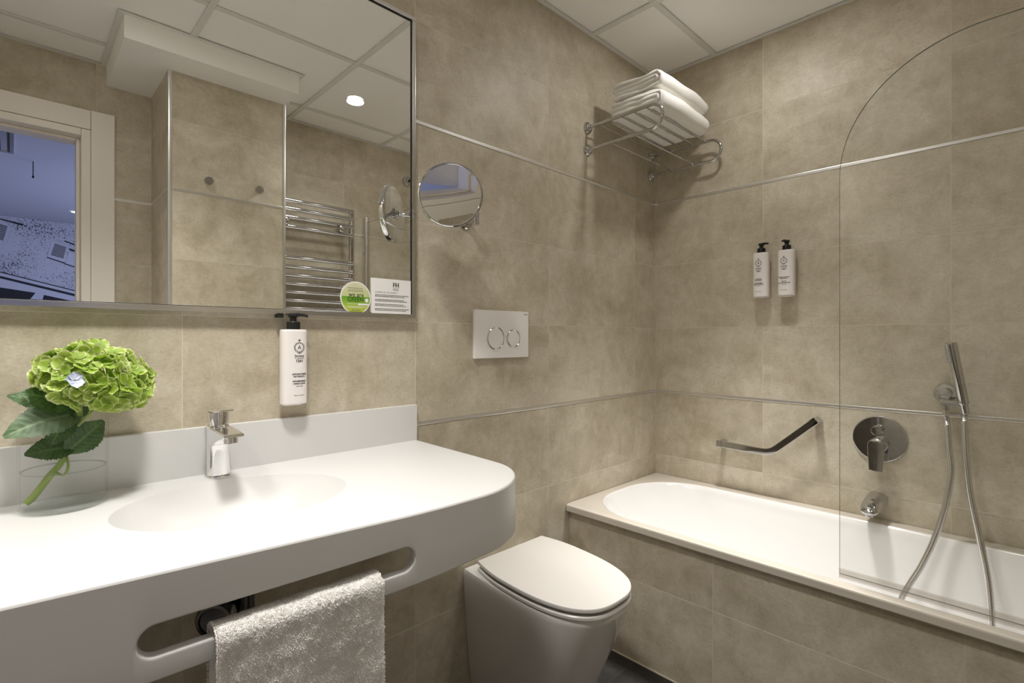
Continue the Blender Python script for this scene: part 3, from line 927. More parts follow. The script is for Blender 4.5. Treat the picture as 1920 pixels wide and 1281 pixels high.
def petal_mat():
    m, nt, out = nm('hydrangea_sepal'); L = nt.links.new
    at = N(nt, 'ShaderNodeAttribute'); at.attribute_name = 'edge'
    oi = N(nt, 'ShaderNodeObjectInfo')
    tc = N(nt, 'ShaderNodeTexCoord')
    nz = N(nt, 'ShaderNodeTexNoise'); nz.inputs['Scale'].default_value = 140; nz.inputs['Detail'].default_value = 3
    L(tc.outputs['Object'], nz.inputs['Vector'])
    cr = ramp(nt, [(0.0, (.24, .32, .035)), (.35, (.27, .43, .035)), (.72, (.44, .58, .09)), (.88, (.68, .76, .30)), (1.0, (.84, .87, .56))])
    ad = N(nt, 'ShaderNodeMath', operation='MULTIPLY_ADD'); ad.inputs[1].default_value = .22; L(nz.outputs['Fac'], ad.inputs[0])
    sb = N(nt, 'ShaderNodeMath', operation='MULTIPLY_ADD'); sb.inputs[1].default_value = .20; sb.inputs[2].default_value = -.21
    L(oi.outputs['Random'], sb.inputs[0]); L(sb.outputs[0], ad.inputs[2])
    s2 = N(nt, 'ShaderNodeMath', operation='ADD'); L(at.outputs['Fac'], s2.inputs[0]); L(ad.outputs[0], s2.inputs[1])
    L(s2.outputs[0], cr.inputs[0])
    b = N(nt, 'ShaderNodeBsdfPrincipled'); b.inputs['Roughness'].default_value = .5
    L(cr.outputs[0], b.inputs['Base Color'])
    tl = N(nt, 'ShaderNodeBsdfTranslucent'); L(cr.outputs[0], tl.inputs[0])
    ms = N(nt, 'ShaderNodeMixShader'); ms.inputs[0].default_value = .35
    L(b.outputs[0], ms.inputs[1]); L(tl.outputs[0], ms.inputs[2]); L(ms.outputs[0], out.inputs[0])
    return m
M['sepal'] = petal_mat()
M['sepal_blue'] = princ('pale_blue_sepal', (.50, .55, .70), .5)
M['stem'] = princ('green_stem', (.24, .33, .08), .5, bump=(120, .3, .002))
M['eye'] = princ('floret_eye', (.30, .30, .10), .5)

hyd = thing('hydrangea', 'single green hydrangea head with toothed leaves standing in the glass vase', 'flower', (VC.x, VC.y, ZT))
O_ = Vector((VC.x, VC.y, ZT))
def rel(p): return Vector(p) - O_
st = catmull([(-2.239, -.085, .869), (-2.229, -.085, .879), (-2.208, -.085, .911), (-2.192, -.085, .934), (-2.178, -.085, .977), (-2.168, -.085, 1.018), (-2.170, -.085, 1.055), (-2.165, -.085, 1.085)], 6)
bm = B(); tube(bm, [rel(p) for p in st], [.0058] * 14 + [.0052] * (len(st) - 14), 14)
obj('stem', bm, M['stem'], hyd, smooth=60)
for pts, r in (([(-2.186, -.088, .945), (-2.184, -.098, .926), (-2.190, -.100, .912), (-2.200, -.092, .916)], .0022), ([(-2.178, -.085, .985), (-2.166, -.092, 1.002), (-2.150, -.096, 1.022), (-2.138, -.095, 1.045)], .0028),
               ([(-2.180, -.085, .97), (-2.184, -.082, 1.0), (-2.188, -.08, 1.03), (-2.19, -.08, 1.06)], .0026), ([(-2.168, -.085, 1.03), (-2.15, -.075, 1.055), (-2.13, -.07, 1.075)], .0024),
               ([(-2.170, -.085, 1.04), (-2.19, -.095, 1.065), (-2.205, -.10, 1.085)], .0022)):
    bm = B(); tube(bm, [rel(p) for p in catmull(pts, 5)], r, 8); obj('stalk', bm, M['stem'], hyd, smooth=60)

def make_leaf(base, tip, wid, nrm, mat, curl=.15, fold=.25, teeth=18, twist=0.0, droop=0.0):
    base, tip = rel(base), rel(tip)
    ax = tip - base; Ln = ax.length; ax.normalize()
    nrm = Vector(nrm); nrm = (nrm - ax * nrm.dot(ax)).normalized()
    sd = ax.cross(nrm)
    NU, NV = 46, 7
    bm = B(); lay = bm.verts.layers.float.new('vein')
    grid = []
    for i in range(NU + 1):
        t = i / NU
        wv = wid / 2 * (math.sin(PI * min(1, t * .94 + .035)) ** .72) * (1 - .42 * t ** 2.0)
        tooth = 1 + .17 * (((t * teeth) % 1.0) - .5) * (1 if .12 < t < .97 else 0)
        row = []
        for j in range(-NV, NV + 1):
            u = j / NV
            ww = wv * (tooth if abs(j) == NV else 1)
            lift = abs(u) ** 1.2 * fold * wv - curl * Ln * (t - .35) ** 2 - .10 * wv * (abs(u) ** 3)
            side = (t * teeth * .5 - abs(u) * 1.6) % 1.0
            rib = .0006 * math.cos(2 * PI * side) * (1 - abs(u)) * min(1, abs(u) * 4)
            p = base + ax * (t * Ln - abs(u) * wv * -.12) + sd * (u * ww * math.cos(twist * t)) + nrm * (lift + rib + u * ww * math.sin(twist * t)) - Vector((0, 0, 1)) * droop * Ln * t * t
            v = bm.verts.new(p)
            v[lay] = max(.9 if j == 0 else 0, .55 * max(0, math.cos(2 * PI * side)) ** 6 * (1 if abs(u) < .93 else 0))
            row.append(v)
        grid.append(row)
    for i in range(NU):
        for j in range(2 * NV):
            bm.faces.new((grid[i][j], grid[i + 1][j], grid[i + 1][j + 1], grid[i][j + 1]))
    return obj('leaf', bm, mat, hyd, smooth=180, fix=False)
CAMDIR = Vector((-.07, -1.22, .2))
make_leaf((-2.172, -.086, 1.035), (-2.243, -.100, 1.064), .062, (-.1, -.8, .55), M['leaf'], .12, .15)
make_leaf((-2.165, -.086, 1.021), (-2.264, -.118, 1.004), .076, (-.1, -.75, .65), M['leaf_pale'], .45, .20, teeth=20)
make_leaf((-2.180, -.078, 1.030), (-2.262, -.060, 1.058), .048, (0, -.7, .7), M['leaf'], .1, .2)
make_leaf((-2.182, -.088, 1.022), (-2.207, -.100, .968), .054, (-.35, -.9, .1), M['leaf'], .1, .3)
make_leaf((-2.162, -.080, 1.010), (-2.190, -.060, 1.062), .060, (.1, -1, .1), M['leaf_pale'], .05, .1)
make_leaf((-2.172, -.086, .958), (-2.240, -.100, .959), .056, (0, -.75, .7), M['leaf'], .2, .3)
make_leaf((-2.186, -.092, .950), (-2.133, -.088, 1.001), .058, (.15, -.95, .2), M['leaf'], .1, .25)

def floret_mesh(seed, blue=False):
    r_ = random.Random(seed)
    bm = B(); lay = bm.verts.layers.float.new('edge')
    for q in range(4):
        a0 = q * PI / 2 + r_.uniform(-.12, .12)
        Ls = .0185 * r_.uniform(.88, 1.10); wd = .0215 * r_.uniform(.9, 1.1)
        cup = r_.uniform(.10, .55); tw = r_.uniform(-.25, .25)
        NU, NV = 6, 4
        g_ = []
        for i in range(NU + 1):
            t = i / NU
            wv = wd / 2 * (math.sin(PI * (t * .80 + .10)) ** .6) * (1.0 if t < .999 else .72)
            row = []
            for j in range(-NV, NV + 1):
                u = j / NV
                x = t * Ls * (1 - .14 * u * u * t) + .0008
                y = u * wv
                z = cup * Ls * t * t * .7 + abs(u) ** 2 * wv * .30 + .0007 * math.sin(9 * t + 5 * u + q + seed) * t + y * tw * t
                ca, sa = math.cos(a0), math.sin(a0)
                v = bm.verts.new((x * ca - y * sa, x * sa + y * ca, z + (q % 2) * .0008))
                ed = max(abs(u) ** 4 * (1 if t > .15 else .4), t ** 6)
                v[lay] = min(1, .22 + .34 * t + .75 * ed)
                row.append(v)
            g_.append(row)
        for i in range(NU):
            for j in range(2 * NV): bm.faces.new((g_[i][j], g_[i + 1][j], g_[i + 1][j + 1], g_[i][j + 1]))
    nf = len(bm.faces)
    lathe(bm, [(.0006, .0), (.0016, .0010), (.0016, .0022), (.0005, .0030)], (0, 0, 0), (0, 0, 1), 8)
    bm.faces.ensure_lookup_table()
    for f in bm.faces[nf:]: f.material_index = 1
    me = bpy.data.meshes.new('floret'); bm.to_mesh(me); bm.free()
    me.polygons.foreach_set('use_smooth', [True] * len(me.polygons))
    me.materials.append(M['sepal_blue'] if blue else M['sepal']); me.materials.append(M['eye'])
    return me
FM = [floret_mesh(k) for k in range(7)]; FB = floret_mesh(11, True)
HC = rel((-2.144, -.090, 1.080))
tilt = Matrix.Rotation(rad(24), 3, Vector((.697, .717, 0))) @ Matrix.Identity(3)
hr = random.Random(21)
pts_h = []
NFL = 118
for k in range(NFL):
    f = (k + .5) / NFL
    zc = 1 - f * 1.58
    a = k * 2.39996 + hr.uniform(-.12, .12)
    s_ = math.sqrt(max(0, 1 - zc * zc))
    d = Vector((s_ * math.cos(a), s_ * math.sin(a), zc))
    ext = Vector((.084, .078, .056)) if zc > 0 else Vector((.084, .078, .052))
    sc = hr.uniform(.86, 1.04)
    p = Vector((d.x * ext.x, d.y * ext.y, d.z * ext.z)) * sc
    nrm = Vector((d.x / ext.x, d.y / ext.y, d.z / ext.z)).normalized()
    p = tilt @ p; nrm = tilt @ nrm
    nrm = (nrm + Vector((hr.gauss(0, .36), hr.gauss(0, .36), hr.gauss(0, .28)))).normalized()
    q = nrm.to_track_quat('Z', 'Y').to_matrix().to_4x4() @ Matrix.Rotation(hr.uniform(0, 2 * PI), 4, 'Z')
    sca = hr.uniform(.92, 1.15)
    o = bpy.data.objects.new('floret', FM[k % 7]); COL.objects.link(o); o.parent = hyd
    o.matrix_local = Matrix.Translation(HC + p) @ q @ Matrix.Scale(sca, 4)
o = bpy.data.objects.new('floret', FB); COL.objects.link(o); o.parent = hyd
o['label'] = 'pale blue floret'
o.matrix_local = Matrix.Translation(rel((-2.180, -.172, 1.084))) @ Vector((.25, -.80, .45)).to_track_quat('Z', 'Y').to_matrix().to_4x4() @ Matrix.Scale(.8, 4)

# ------------------------------------------------------------------ big wall mirror
mir = thing('wall_mirror', 'large rectangular wall mirror in a slim aluminium frame above the vanity', 'mirror', (0, 0, 0))
MX0, MX1, MZ0, MZ1 = XL + .03, -1.398, 1.214, 2.107
bm = B(); box(bm, MX0 + .009, MX1 - .009, -.014, -.009, MZ0 + .009, MZ1 - .009); obj('mirror_glass', bm, M['mirror'], mir)
bm = B(); box(bm, MX0 + .002, MX1 - .002, -.009, -.0003, MZ0 + .002, MZ1 - .002); obj('backing_board', bm, M['black_board_reflection'], mir)
fw_ = .012
def frame_bar(x0, x1, z0, z1):
    bm = B(); box(bm, x0, x1, -.0205, -.0002, z0, z1, .0012, 2); obj('frame_bar', bm, M['alu'], mir, smooth=40)
frame_bar(MX0, MX1, MZ0, MZ0 + fw_); frame_bar(MX0, MX1, MZ1 - fw_, MZ1)
frame_bar(MX0, MX0 + fw_, MZ0 + fw_ + .0002, MZ1 - fw_ - .0002); frame_bar(MX1 - fw_, MX1, MZ0 + fw_ + .0002, MZ1 - fw_ - .0002)
e_ = .0022
for (x0, x1, z0, z1) in ((MX1 - fw_ - e_, MX1 - fw_ - .0001, MZ0 + fw_, MZ1 - fw_), (MX0 + fw_, MX1 - fw_ - e_, MZ1 - fw_ - e_, MZ1 - fw_ - .0001), (MX0 + fw_, MX1 - fw_ - e_, MZ0 + fw_ + .0001, MZ0 + fw_ + e_ * .6)):
    bm = B(); box(bm, x0, x1, -.0165, -.0141, z0, z1); obj('frame_reflection', bm, M['black_board_reflection'], mir)  # dark strips standing in for the frame's inner edge mirrored in the glass

# green round sticker
stk = thing('round_sticker', 'round green we are GREEN sticker with white rim on the mirror', 'sticker', (-1.5868, -.0143, 1.2652))
XZ = Matrix(((1, 0, 0, 0), (0, 0, -1, 0), (0, 1, 0, 0), (0, 0, 0, 1)))
def flat(name, bm, mat, parent, y):
    """2-D drawing (x right, y up) stood up in the XZ plane at depth y, facing -y"""
    for v in bm.verts: v.co = Vector((v.co.x, y, v.co.y))
    return obj(name, bm, mat, parent)
def disc2(bm, r, n=64, th0=0, th1=2 * PI):
    bm.faces.new([bm.verts.new((r * math.cos(th0 + (th1 - th0) * k / n), r * math.sin(th0 + (th1 - th0) * k / n), 0)) for k in range(n)])
def sticker_mat():
    m, nt, out = nm('sticker_green'); L = nt.links.new
    tc = N(nt, 'ShaderNodeTexCoord'); sx = N(nt, 'ShaderNodeSeparateXYZ'); L(tc.outputs['Object'], sx.inputs[0])
    mr = N(nt, 'ShaderNodeMapRange'); mr.inputs['From Min'].default_value = -.045; mr.inputs['From Max'].default_value = .045; L(sx.outputs['Z'], mr.inputs['Value'])
    r = ramp(nt, [(0.0, (.36, .46, .03)), (.22, (.46, .55, .06)), (.32, (.28, .45, .04)), (.50, (.15, .36, .03)), (.535, (.13, .34, .03)), (.54, (.52, .58, .26)), (.75, (.60, .62, .36)), (1.0, (.64, .62, .44))])
    L(mr.outputs[0], r.inputs[0])
    b = N(nt, 'ShaderNodeBsdfPrincipled'); b.inputs['Roughness'].default_value = .4; L(r.outputs[0], b.inputs['Base Color']); L(b.outputs[0], out.inputs[0])
    return m
bm = B(); lathe(bm, [(.0445, 0), (.0445, .0006)], (0, 0, 0), (0, -1, 0), 64); obj('sticker_rim', bm, M['card'], stk)
bm = B(); disc2(bm, .0415); flat('sticker_print', bm, sticker_mat(), stk, -.0008)
bm = B(); put_text(bm, 'we are', .0170, .001, .0085, .95, .0001); flat('lettering', bm, M['ink'], stk, -.0010)
bm = B(); put_text(bm, 'GREEN', .0175, -.001, -.0050, .88, .0004); flat('lettering', bm, princ('dark_green_ink', (.06, .20, .03), .6), stk, -.0010)
r5 = random.Random(3)
bm = B(); small_print(bm, r5, -.024, .020, .0265, .0016); small_print(bm, r5, -.022, .021, .0215, .0013); small_print(bm, r5, -.025, .024, .0180, .0013); small_print(bm, r5, -.011, .016, -.0330, .003, .002, .004); flat('fine_print', bm, M['ink_grey'], stk, -.0010)['kind'] = 'stuff'
bm = B(); small_print(bm, r5, -.026, .006, -.0165, .0013); small_print(bm, r5, -.026, .030, -.0235, .0012); small_print(bm, r5, -.024, .02, -.026, .0012)
for (x0, x1, y0, y1) in ((.006, .038, -.0195, -.0145), (.0275, .0365, -.0105, -.0005)): bm.faces.new([bm.verts.new(p) for p in ((x0, y0, 0), (x1, y0, 0), (x1, y1, 0), (x0, y1, 0))])
flat('fine_print', bm, M['card'], stk, -.0011)['kind'] = 'stuff'
# notice card
crd = thing('notice_card', 'white printed notice card headed FH in the lower corner of the mirror', 'card', (-1.4775, -.0155, 1.2262))
bm = B(); box(bm, -.0635, .0635, -.0018, 0, 0, .098); obj('card_sheet', bm, M['card'], crd)
bm = B(); put_text(bm, 'FH', .0185, .0135, .0815, .92, .0005)
ys_ = [v.co.y for v in bm.verts]; x0_ = min(v.co.x for v in bm.verts); x1_ = max(v.co.x for v in bm.verts)
for xs_ in (x0_ + .0012, x1_ - .0012, x0_ + (x1_ - x0_) * .545):      # serifs on the stems
    for yy in (min(ys_), max(ys_) - .0007):
        bm.faces.new([bm.verts.new(p) for p in ((xs_ - .0022, yy, 0), (xs_ + .0022, yy, 0), (xs_ + .0022, yy + .0007, 0), (xs_ - .0022, yy + .0007, 0))])
flat('lettering', bm, M['ink'], crd, -.0022)
bm = B(); put_text(bm, 'GUARDA AL TUO PLANET', .0062, -.053, .0590, .95, 0, 'LEFT'); flat('lettering', bm, M['ink_grey'], crd, -.0022)
bm = B()
for y, h_, a, b in ((.0715, .0014, .004, .024), (.0675, .0016, .004, .023)): small_print(bm, r5, a, b, y, h_, .0015, .003)
for y, b in ((.0515, .058), (.0475, .045), (.0385, .040), (.0345, .050), (.0255, .041), (.0215, .048), (.0125, .058), (.0085, .047)): small_print(bm, r5, -.053, b, y, .0017)
flat('fine_print', bm, M['ink'], crd, -.0022)['kind'] = 'stuff'
# ------------------------------------------------------------------ pump bottles
def dispenser(name, label, loc, rot, lines, wr=.031, dr=.021, hgt=.182, nozzle=0.0, group=None, xoff=.0065):
    t = thing(name, label, 'dispenser', loc, rot, group)      # origin: bottom, against the wall; front faces -y
    yc = -dr - .010
    def sq(s_, z, e=2.7, n=40):
        out = []
        for k in range(n):
            a = 2 * PI * k / n; c, s2 = math.cos(a), math.sin(a)
            out.append((math.copysign(abs(c) ** (2 / e), c) * wr * s_, yc + math.copysign(abs(s2) ** (2 / e), s2) * dr * s_, z))
        return out
    bm = B(); loft(bm, [sq(.93, 0), sq(.985, .0012), sq(1, .004), sq(1, hgt - .006), sq(.985, hgt - .002), sq(.93, hgt - .0004), sq(.6, hgt)])
    obj('bottle_body', bm, M['bottle'], t, smooth=40)
    bm = B(); box(bm, -.020, .020, yc + dr * .55, -.0002, -.003, hgt * .55, .002, 2); box(bm, -.024, .016, yc - dr * .35, yc + dr * .6, -.0035, -.0002, .001, 1)
    obj('wall_holder', bm, M['bottle'], t, smooth=40)
    bm = B(); lathe(bm, [(.0155, hgt), (.0160, hgt + .001), (.0160, hgt + .017), (.0145, hgt + .019), (.008, hgt + .0195), (.0075, hgt + .030)], (0, yc, 0), (0, 0, 1), 28)
    obj('pump_collar', bm, M['black'], t, smooth=40)
    bm = B(); lathe(bm, [(.0085, hgt + .0301), (.0115, hgt + .032), (.0120, hgt + .036), (.0105, hgt + .0395), (.004, hgt + .040)], (0, yc, 0), (0, 0, 1), 24)
    dx, dy = math.cos(nozzle), math.sin(nozzle)
    p = [Vector((0, yc, hgt + .0365)), Vector((dx * .012, yc + dy * .012, hgt + .0368)), Vector((dx * .026, yc + dy * .026, hgt + .0355)), Vector((dx * .034, yc + dy * .034, hgt + .0325))]
    tube(bm, catmull(p, 4), [.0048] * 5 + [.0042] * 4 + [.0036] * 4, 10)
    obj('pump_head', bm, M['black'], t, smooth=40)
    # print, wrapped on the front of the bottle
    def wrap(bm):
        for v in bm.verts:
            x, z = v.co.x, v.co.y
            u = min(.999, abs(x / wr))
            y = yc - dr * (1 - u ** 2.7) ** (1 / 2.7) - .0004
            v.co = Vector((x, y, z))
    top = hgt
    bm = B()
    KP = 1.22
    cx = xoff
    def pt(s_, sz, z, b=0.0): put_text(bm, s_, sz * KP, cx, z, .95, b)
    cz = top - .044
    for k in range(18):
        a = 2 * PI * k / 18
        for rr, ln in ((.0122, .0034), (.0102, .0026)):
            c = Vector((cx + rr * math.cos(a + .1 * (rr > .011)), cz + rr * .98 * math.sin(a + .1 * (rr > .011)), 0))
            tv = Vector((-math.sin(a), math.cos(a), 0)); nv = Vector((math.cos(a), math.sin(a), 0))
            bm.faces.new([bm.verts.new(q) for q in (c - tv * ln * .6, c + nv * .0011, c + tv * ln * .6 + nv * .0008, c - nv * .0009)])
    bm.faces.new([bm.verts.new(q) for q in ((cx - .0030, cz + .0190, 0), (cx + .0030, cz + .0190, 0), (cx + .0010, cz + .0150, 0), (cx - .0010, cz + .0150, 0))])
    bm.faces.new([bm.verts.new(q) for q in ((cx - .006, cz - .0130, 0), (cx + .001, cz - .0152, 0), (cx + .0075, cz - .0105, 0), (cx + .001, cz - .0132, 0))])
    pt('A', .0112, cz, .0001)
    pt('Farmacia', .0056, top - .0645, .00025)
    pt('SS. Annunziata', .0033, top - .0697, .0001)
    pt('1561', .0080, top - .0768, .0003)
    y = top - .109
    for s_, sz, gap in lines:
        pt(s_, sz, y, .0003 if sz > .0035 else .0001); y -= gap * 1.18
    pt('500 ml \u212e 16.9 fl.oz.', .0028, .0215, .0001)
    wrap(bm)
    obj('label_print', bm, M['ink'], t, fix=False)['kind'] = 'stuff'
    return t
dispenser('soap_dispenser', 'white hand soap pump bottle with black top on the wall under the mirror', (-1.7605, 0, .995), (0, 0, 0),
          [('SAPONE MANI', .0046, .0050), ('NUTRIENTE', .0046, .0095), ('NOURISHING', .0046, .0050), ('HAND SOAP', .0046, .0052), ('made in Italy', .0028, .004)], nozzle=rad(-8))
dispenser('shampoo_dispenser', 'white pump bottle on the tub wall, left of the pair, nozzle turned aside', (0, -.5055, 1.327), (0, 0, -PI / 2),
          [('SHAMPOO', .0046, .0050), ('NUTRIENTE', .0046, .0095), ('NOURISHING', .0046, .0050), ('HAIR SHAMPOO', .0046, .0052), ('made in Italy', .0028, .004)], nozzle=rad(-25), group='pump bottles on the tub wall', xoff=-.0045)
dispenser('shower_gel_dispenser', 'white pump bottle on the tub wall, right of the pair, nozzle pointing forward', (0, -.6025, 1.327), (0, 0, -PI / 2),
          [('BAGNO DOCCIA', .0046, .0050), ('DELICATO', .0046, .0095), ('GENTLE', .0046, .0050), ('BATH SHOWER GEL', .0046, .0052), ('made in Italy', .0028, .004)], nozzle=rad(-100), group='pump bottles on the tub wall', xoff=-.0045)
bm = B(); box(bm, -1.796, -1.781, -.024, -.0210, 1.2055, 1.2165, .0008, 1); box(bm, -1.794, -1.783, -.0209, -.0003, 1.206, 1.2135)
tag(obj('mirror_clip', bm, M['black']), 'small black clip under the mirror frame, beside the soap pump', 'clip')

# ------------------------------------------------------------------ magnifying mirror
MC = Vector((-1.382, -.168, 1.5536)); MN = Vector((-.6114, -.8002, -.01)).normalized()
mag = thing('magnifying_mirror', 'round chrome magnifying mirror on a swivel arm beside the large mirror', 'mirror', (0, 0, 0))
bm = B(); RC = .95
prof = [(.0005, -RC + math.sqrt(RC * RC - .084 ** 2) )]
prof = []
for k in range(14):
    r = .084 * (1 - k / 13.0) + .0002
    prof.append((r, .006 - (math.sqrt(RC * RC - r * r) - math.sqrt(RC * RC - .084 ** 2))))
lathe(bm, prof, MC, MN, 72, False, True); obj('concave_glass', bm, M['mirror'], mag, smooth=180)
bm = B(); lathe(bm, [(.0838, .0062), (.0845, .0078), (.0872, .0085), (.0895, .0070), (.0900, .004), (.0900, -.0045), (.0890, -.008), (.086, -.0095), (.03, -.0105)], MC, MN, 72, False, True); obj('rim', bm, M['chrome'], mag, smooth=40)
bk = MC - MN * .0105
bm = B(); lathe(bm, [(.020, 0), (.020, .003), (.012, .005), (.012, .012), (.009, .014)], bk, -MN, 24); obj('swivel_hub', bm, M['chrome'], mag, smooth=40)
PST = Vector((-1.196, -.058, 1.541))
hub = bk - MN * .014
bm = B(); tube(bm, catmull([hub, hub + Vector((.03, .022, -.004)), PST + Vector((-.03, -.012, .012)), PST + Vector((0, 0, .008))], 6), .0075, 14); obj('arm', bm, M['chrome'], mag, smooth=50)
bm = B(); cyl(bm, PST + Vector((0, 0, -.024)), PST + Vector((0, 0, .026)), .0095, 20, .0015); obj('hinge_post', bm, M['chrome'], mag, smooth=40)
bm = B(); tube(bm, [PST + Vector((0, .004, -.010)), PST + Vector((0, .030, -.010)), Vector((PST.x, -.010, PST.z - .010))], .0070, 12)
tube(bm, [PST + Vector((0, .004, .012)), PST + Vector((0, .030, .012)), Vector((PST.x, -.010, PST.z + .012))], .0045, 12); obj('wall_arm', bm, M['chrome'], mag, smooth=40)
bm = B(); lathe(bm, [(.030, .0004), (.030, .006), (.026, .010), (.01, .011)], (PST.x, 0, PST.z), (0, -1, 0), 32); obj('wall_plate', bm, M['chrome'], mag, smooth=40)

# ------------------------------------------------------------------ flush plate
fl = thing('flush_plate', 'white square dual flush plate with two chrome-ringed buttons above the toilet', 'flush plate', (-1.0365, 0, 1.1695))
bm = B(); box(bm, -.1270, .1270, -.0125, -.0003, -.0815, .0815, .0018, 2); obj('plate', bm, M['plate'], fl, smooth=40)
for (x, r) in ((-.034, .0385), (.0505, .0315)):
    bm = B(); lathe(bm, [(r, .012), (r + .0004, .0145), (r - .0012, .0155), (r - .0026, .0145), (r - .0026, .012)], (x, 0, -.014), (0, -1, 0), 48, False, False); obj('button_ring', bm, M['chrome'], fl, smooth=40)
    bm = B(); lathe(bm, [(r - .0028, .0122), (r - .0030, .0142), (r - .006, .0146), (.002, .0146)], (x, 0, -.014), (0, -1, 0), 48); obj('button', bm, M['plate'], fl, smooth=40)
bm = B(); put_text(bm, 'GEBERIT', .0048, .1215, .0715, 1.0, .0002, 'RIGHT'); flat('lettering', bm, M['ink_grey'], fl, -.0129)

# ------------------------------------------------------------------ towel rack with folded towels
rk = thing('towel_rack', 'chrome wire towel rack with looped ends high on the wall', 'towel rack', (0, 0, 0))
ZU, ZL, YR = 2.028, 1.936, -.345
RX = (-.546, -.050)
rr_ = (ZU - ZL) / 2
for x in RX:
    pts = [(x, -.004, ZU), (x, -.10, ZU), (x, -.20, ZU), (x, YR + rr_, ZU)]
    for k in range(1, 12):
        a = PI / 2 - PI * k / 12
        pts.append((x, YR + rr_ - rr_ * math.cos(a), (ZU + ZL) / 2 + rr_ * math.sin(a)))
    pts += [(x, YR + rr_, ZL), (x, -.20, ZL), (x, -.10, ZL), (x, -.004, ZL)]
    bm = B(); tube(bm, pts, .0065, 14); obj('end_loop', bm, M['chrome'], rk, smooth=50)
    for z in (ZU, ZL):
        bm = B(); lathe(bm, [(.024, .0004), (.024, .005), (.021, .009), (.017, .0095), (.0165, .013), (.012, .016), (.008, .022)], (x, 0, z), (0, -1, 0), 28); obj('wall_rosette', bm, M['chrome'], rk, smooth=35)
for y in (-.055, -.110, -.165, -.220, -.275):
    bm = B(); cyl(bm, (RX[0] + .004, y, ZU), (RX[1] - .004, y, ZU), .0040, 12); obj('shelf_rod', bm, M['chrome'], rk, smooth=50)
for y in (-.115, -.225):
    bm = B(); cyl(bm, (RX[0] + .004, y, ZL), (RX[1] - .004, y, ZL), .0034, 12); obj('lower_rod', bm, M['chrome'], rk, smooth=50)

def folded_towel(label, z0, hgt, x0, x1, y0, y1, layers, seed, name='bath_towel'):
    """nested folded layers: each layer a U lying on its side, closed towards the room (y1)"""
    t = thing(name, label, 'towel', (0, 0, 0), group='bath towels on the rack')
    rg = random.Random(seed)
    th = hgt / (2 * layers)
    def ribbon(path, thick):
        P_ = [Vector(p) for p in path]
        nrm = []
        for i in range(len(P_)):
            d = (P_[min(i + 1, len(P_) - 1)] - P_[max(i - 1, 0)]).normalized()
            nrm.append(Vector((-d.y, d.x)))
        a = [p + n_ * thick / 2 for p, n_ in zip(P_, nrm)]; b = [p - n_ * thick / 2 for p, n_ in zip(P_, nrm)]
        d = (P_[-1] - P_[-2]).normalized(); c1 = [P_[-1] + d * thick * .42 + nrm[-1] * thick * s_ for s_ in (.3, 0, -.3)]
        d = (P_[1] - P_[0]).normalized(); c0 = [P_[0] - d * thick * .42 + nrm[0] * thick * s_ for s_ in (-.3, 0, .3)]
        return a + c1 + b[::-1] + c0
    for L_ in range(layers):
        off = th * L_
        zb, zt = z0 + th * .5 + off, z0 + hgt - th * .5 - off
        r = (zt - zb) / 2
        if r < th * .3: r = th * .45
        yf = y1 + off * .9 + r
        yb = y0 - rg.uniform(0, .010) - L_ * .004
        n_ = 16
        path = [(yb + (yf - yb) * k / n_, zb) for k in range(n_)]
        for k in range(13):
            a = -PI / 2 - PI * k / 12
            path.append((yf + math.cos(a) * r, (zb + zt) / 2 + math.sin(a) * r))
        yb2 = y0 - rg.uniform(0, .012)
        path += [(yf + (yb2 - yf) * k / n_, zt) for k in range(1, n_ + 1)]
        xa, xb = x0 + L_ * rg.uniform(-.003, .004), x1 - L_ * .004
        rings = []
        NX = 30
        for i in range(NX + 1):
            f = i / NX
            x = xa + (xb - xa) * f
            endr = 0.0
            e = min(f, 1 - f) * (xb - xa)
            shr = 1.0 if e > .008 else (.62 + .38 * math.sqrt(max(0, 1 - (1 - e / .008) ** 2)))
            ring = []
            wob = [Vector((p[0] + .0035 * noise.noise(Vector((x * 9, p[0] * 22, seed + L_))), p[1] + (.0085 * noise.noise(Vector((x * 7, p[0] * 20, seed * 3 + L_ * 5))) + .005 * (f - .5) * 0) )) for p in path]
            for (y, z) in ribbon(wob, th * .97 * shr):
                sag = -.010 * max(0, f - .55) ** 2 * 4 * (1 if z > z0 + hgt * .6 else .35)
                ring.append((x, y, max(z + sag, z0 + .0002 if z0 > 2.05 else z0 + .0002)))
            rings.append(ring)
        bm = B(); loft(bm, rings); obj('towel_fold', bm, M['towel'], t, smooth=80)
    return t
folded_towel('folded white bath towel lying directly on the rack rods, below another', ZU + .0044, .080, -.503, -.118, -.092, -.318, 2, 4)
folded_towel('folded white bath towel on top of the stack on the rack', ZU + .0905, .066, -.500, -.108, -.096, -.312, 2, 9)

# ------------------------------------------------------------------ bathtub
RZ = .5
tub = thing('bathtub', 'white enamelled bathtub with thick rolled rim set against the tiled wall', 'bathtub', (0, 0, 0))
bm = B()
def rr_ring(x0, x1, y0, y1, rs, z, n=10):
    """rounded rectangle with its own radius per corner, order: (x1,y1) (x0,y1) (x0,y0) (x1,y0)"""
    out = []
    for (cx, cy, a0, (rx, ry)) in ((x1, y1, 0, rs[0]), (x0, y1, 90, rs[1]), (x0, y0, 180, rs[2]), (x1, y0, 270, rs[3])):
        sx = 1 if cx == x1 else -1; sy = 1 if cy == y1 else -1
        for k in range(n + 1):
            a = rad(a0 + 90 * k / n)
            out.append((cx - sx * rx + rx * math.cos(a), cy - sy * ry + ry * math.sin(a), z))
    return out
X0, X1, Y0, Y1 = -.688, -.0022, YC + .0022, -.0022
s4 = lambda r: [(r, r)] * 4
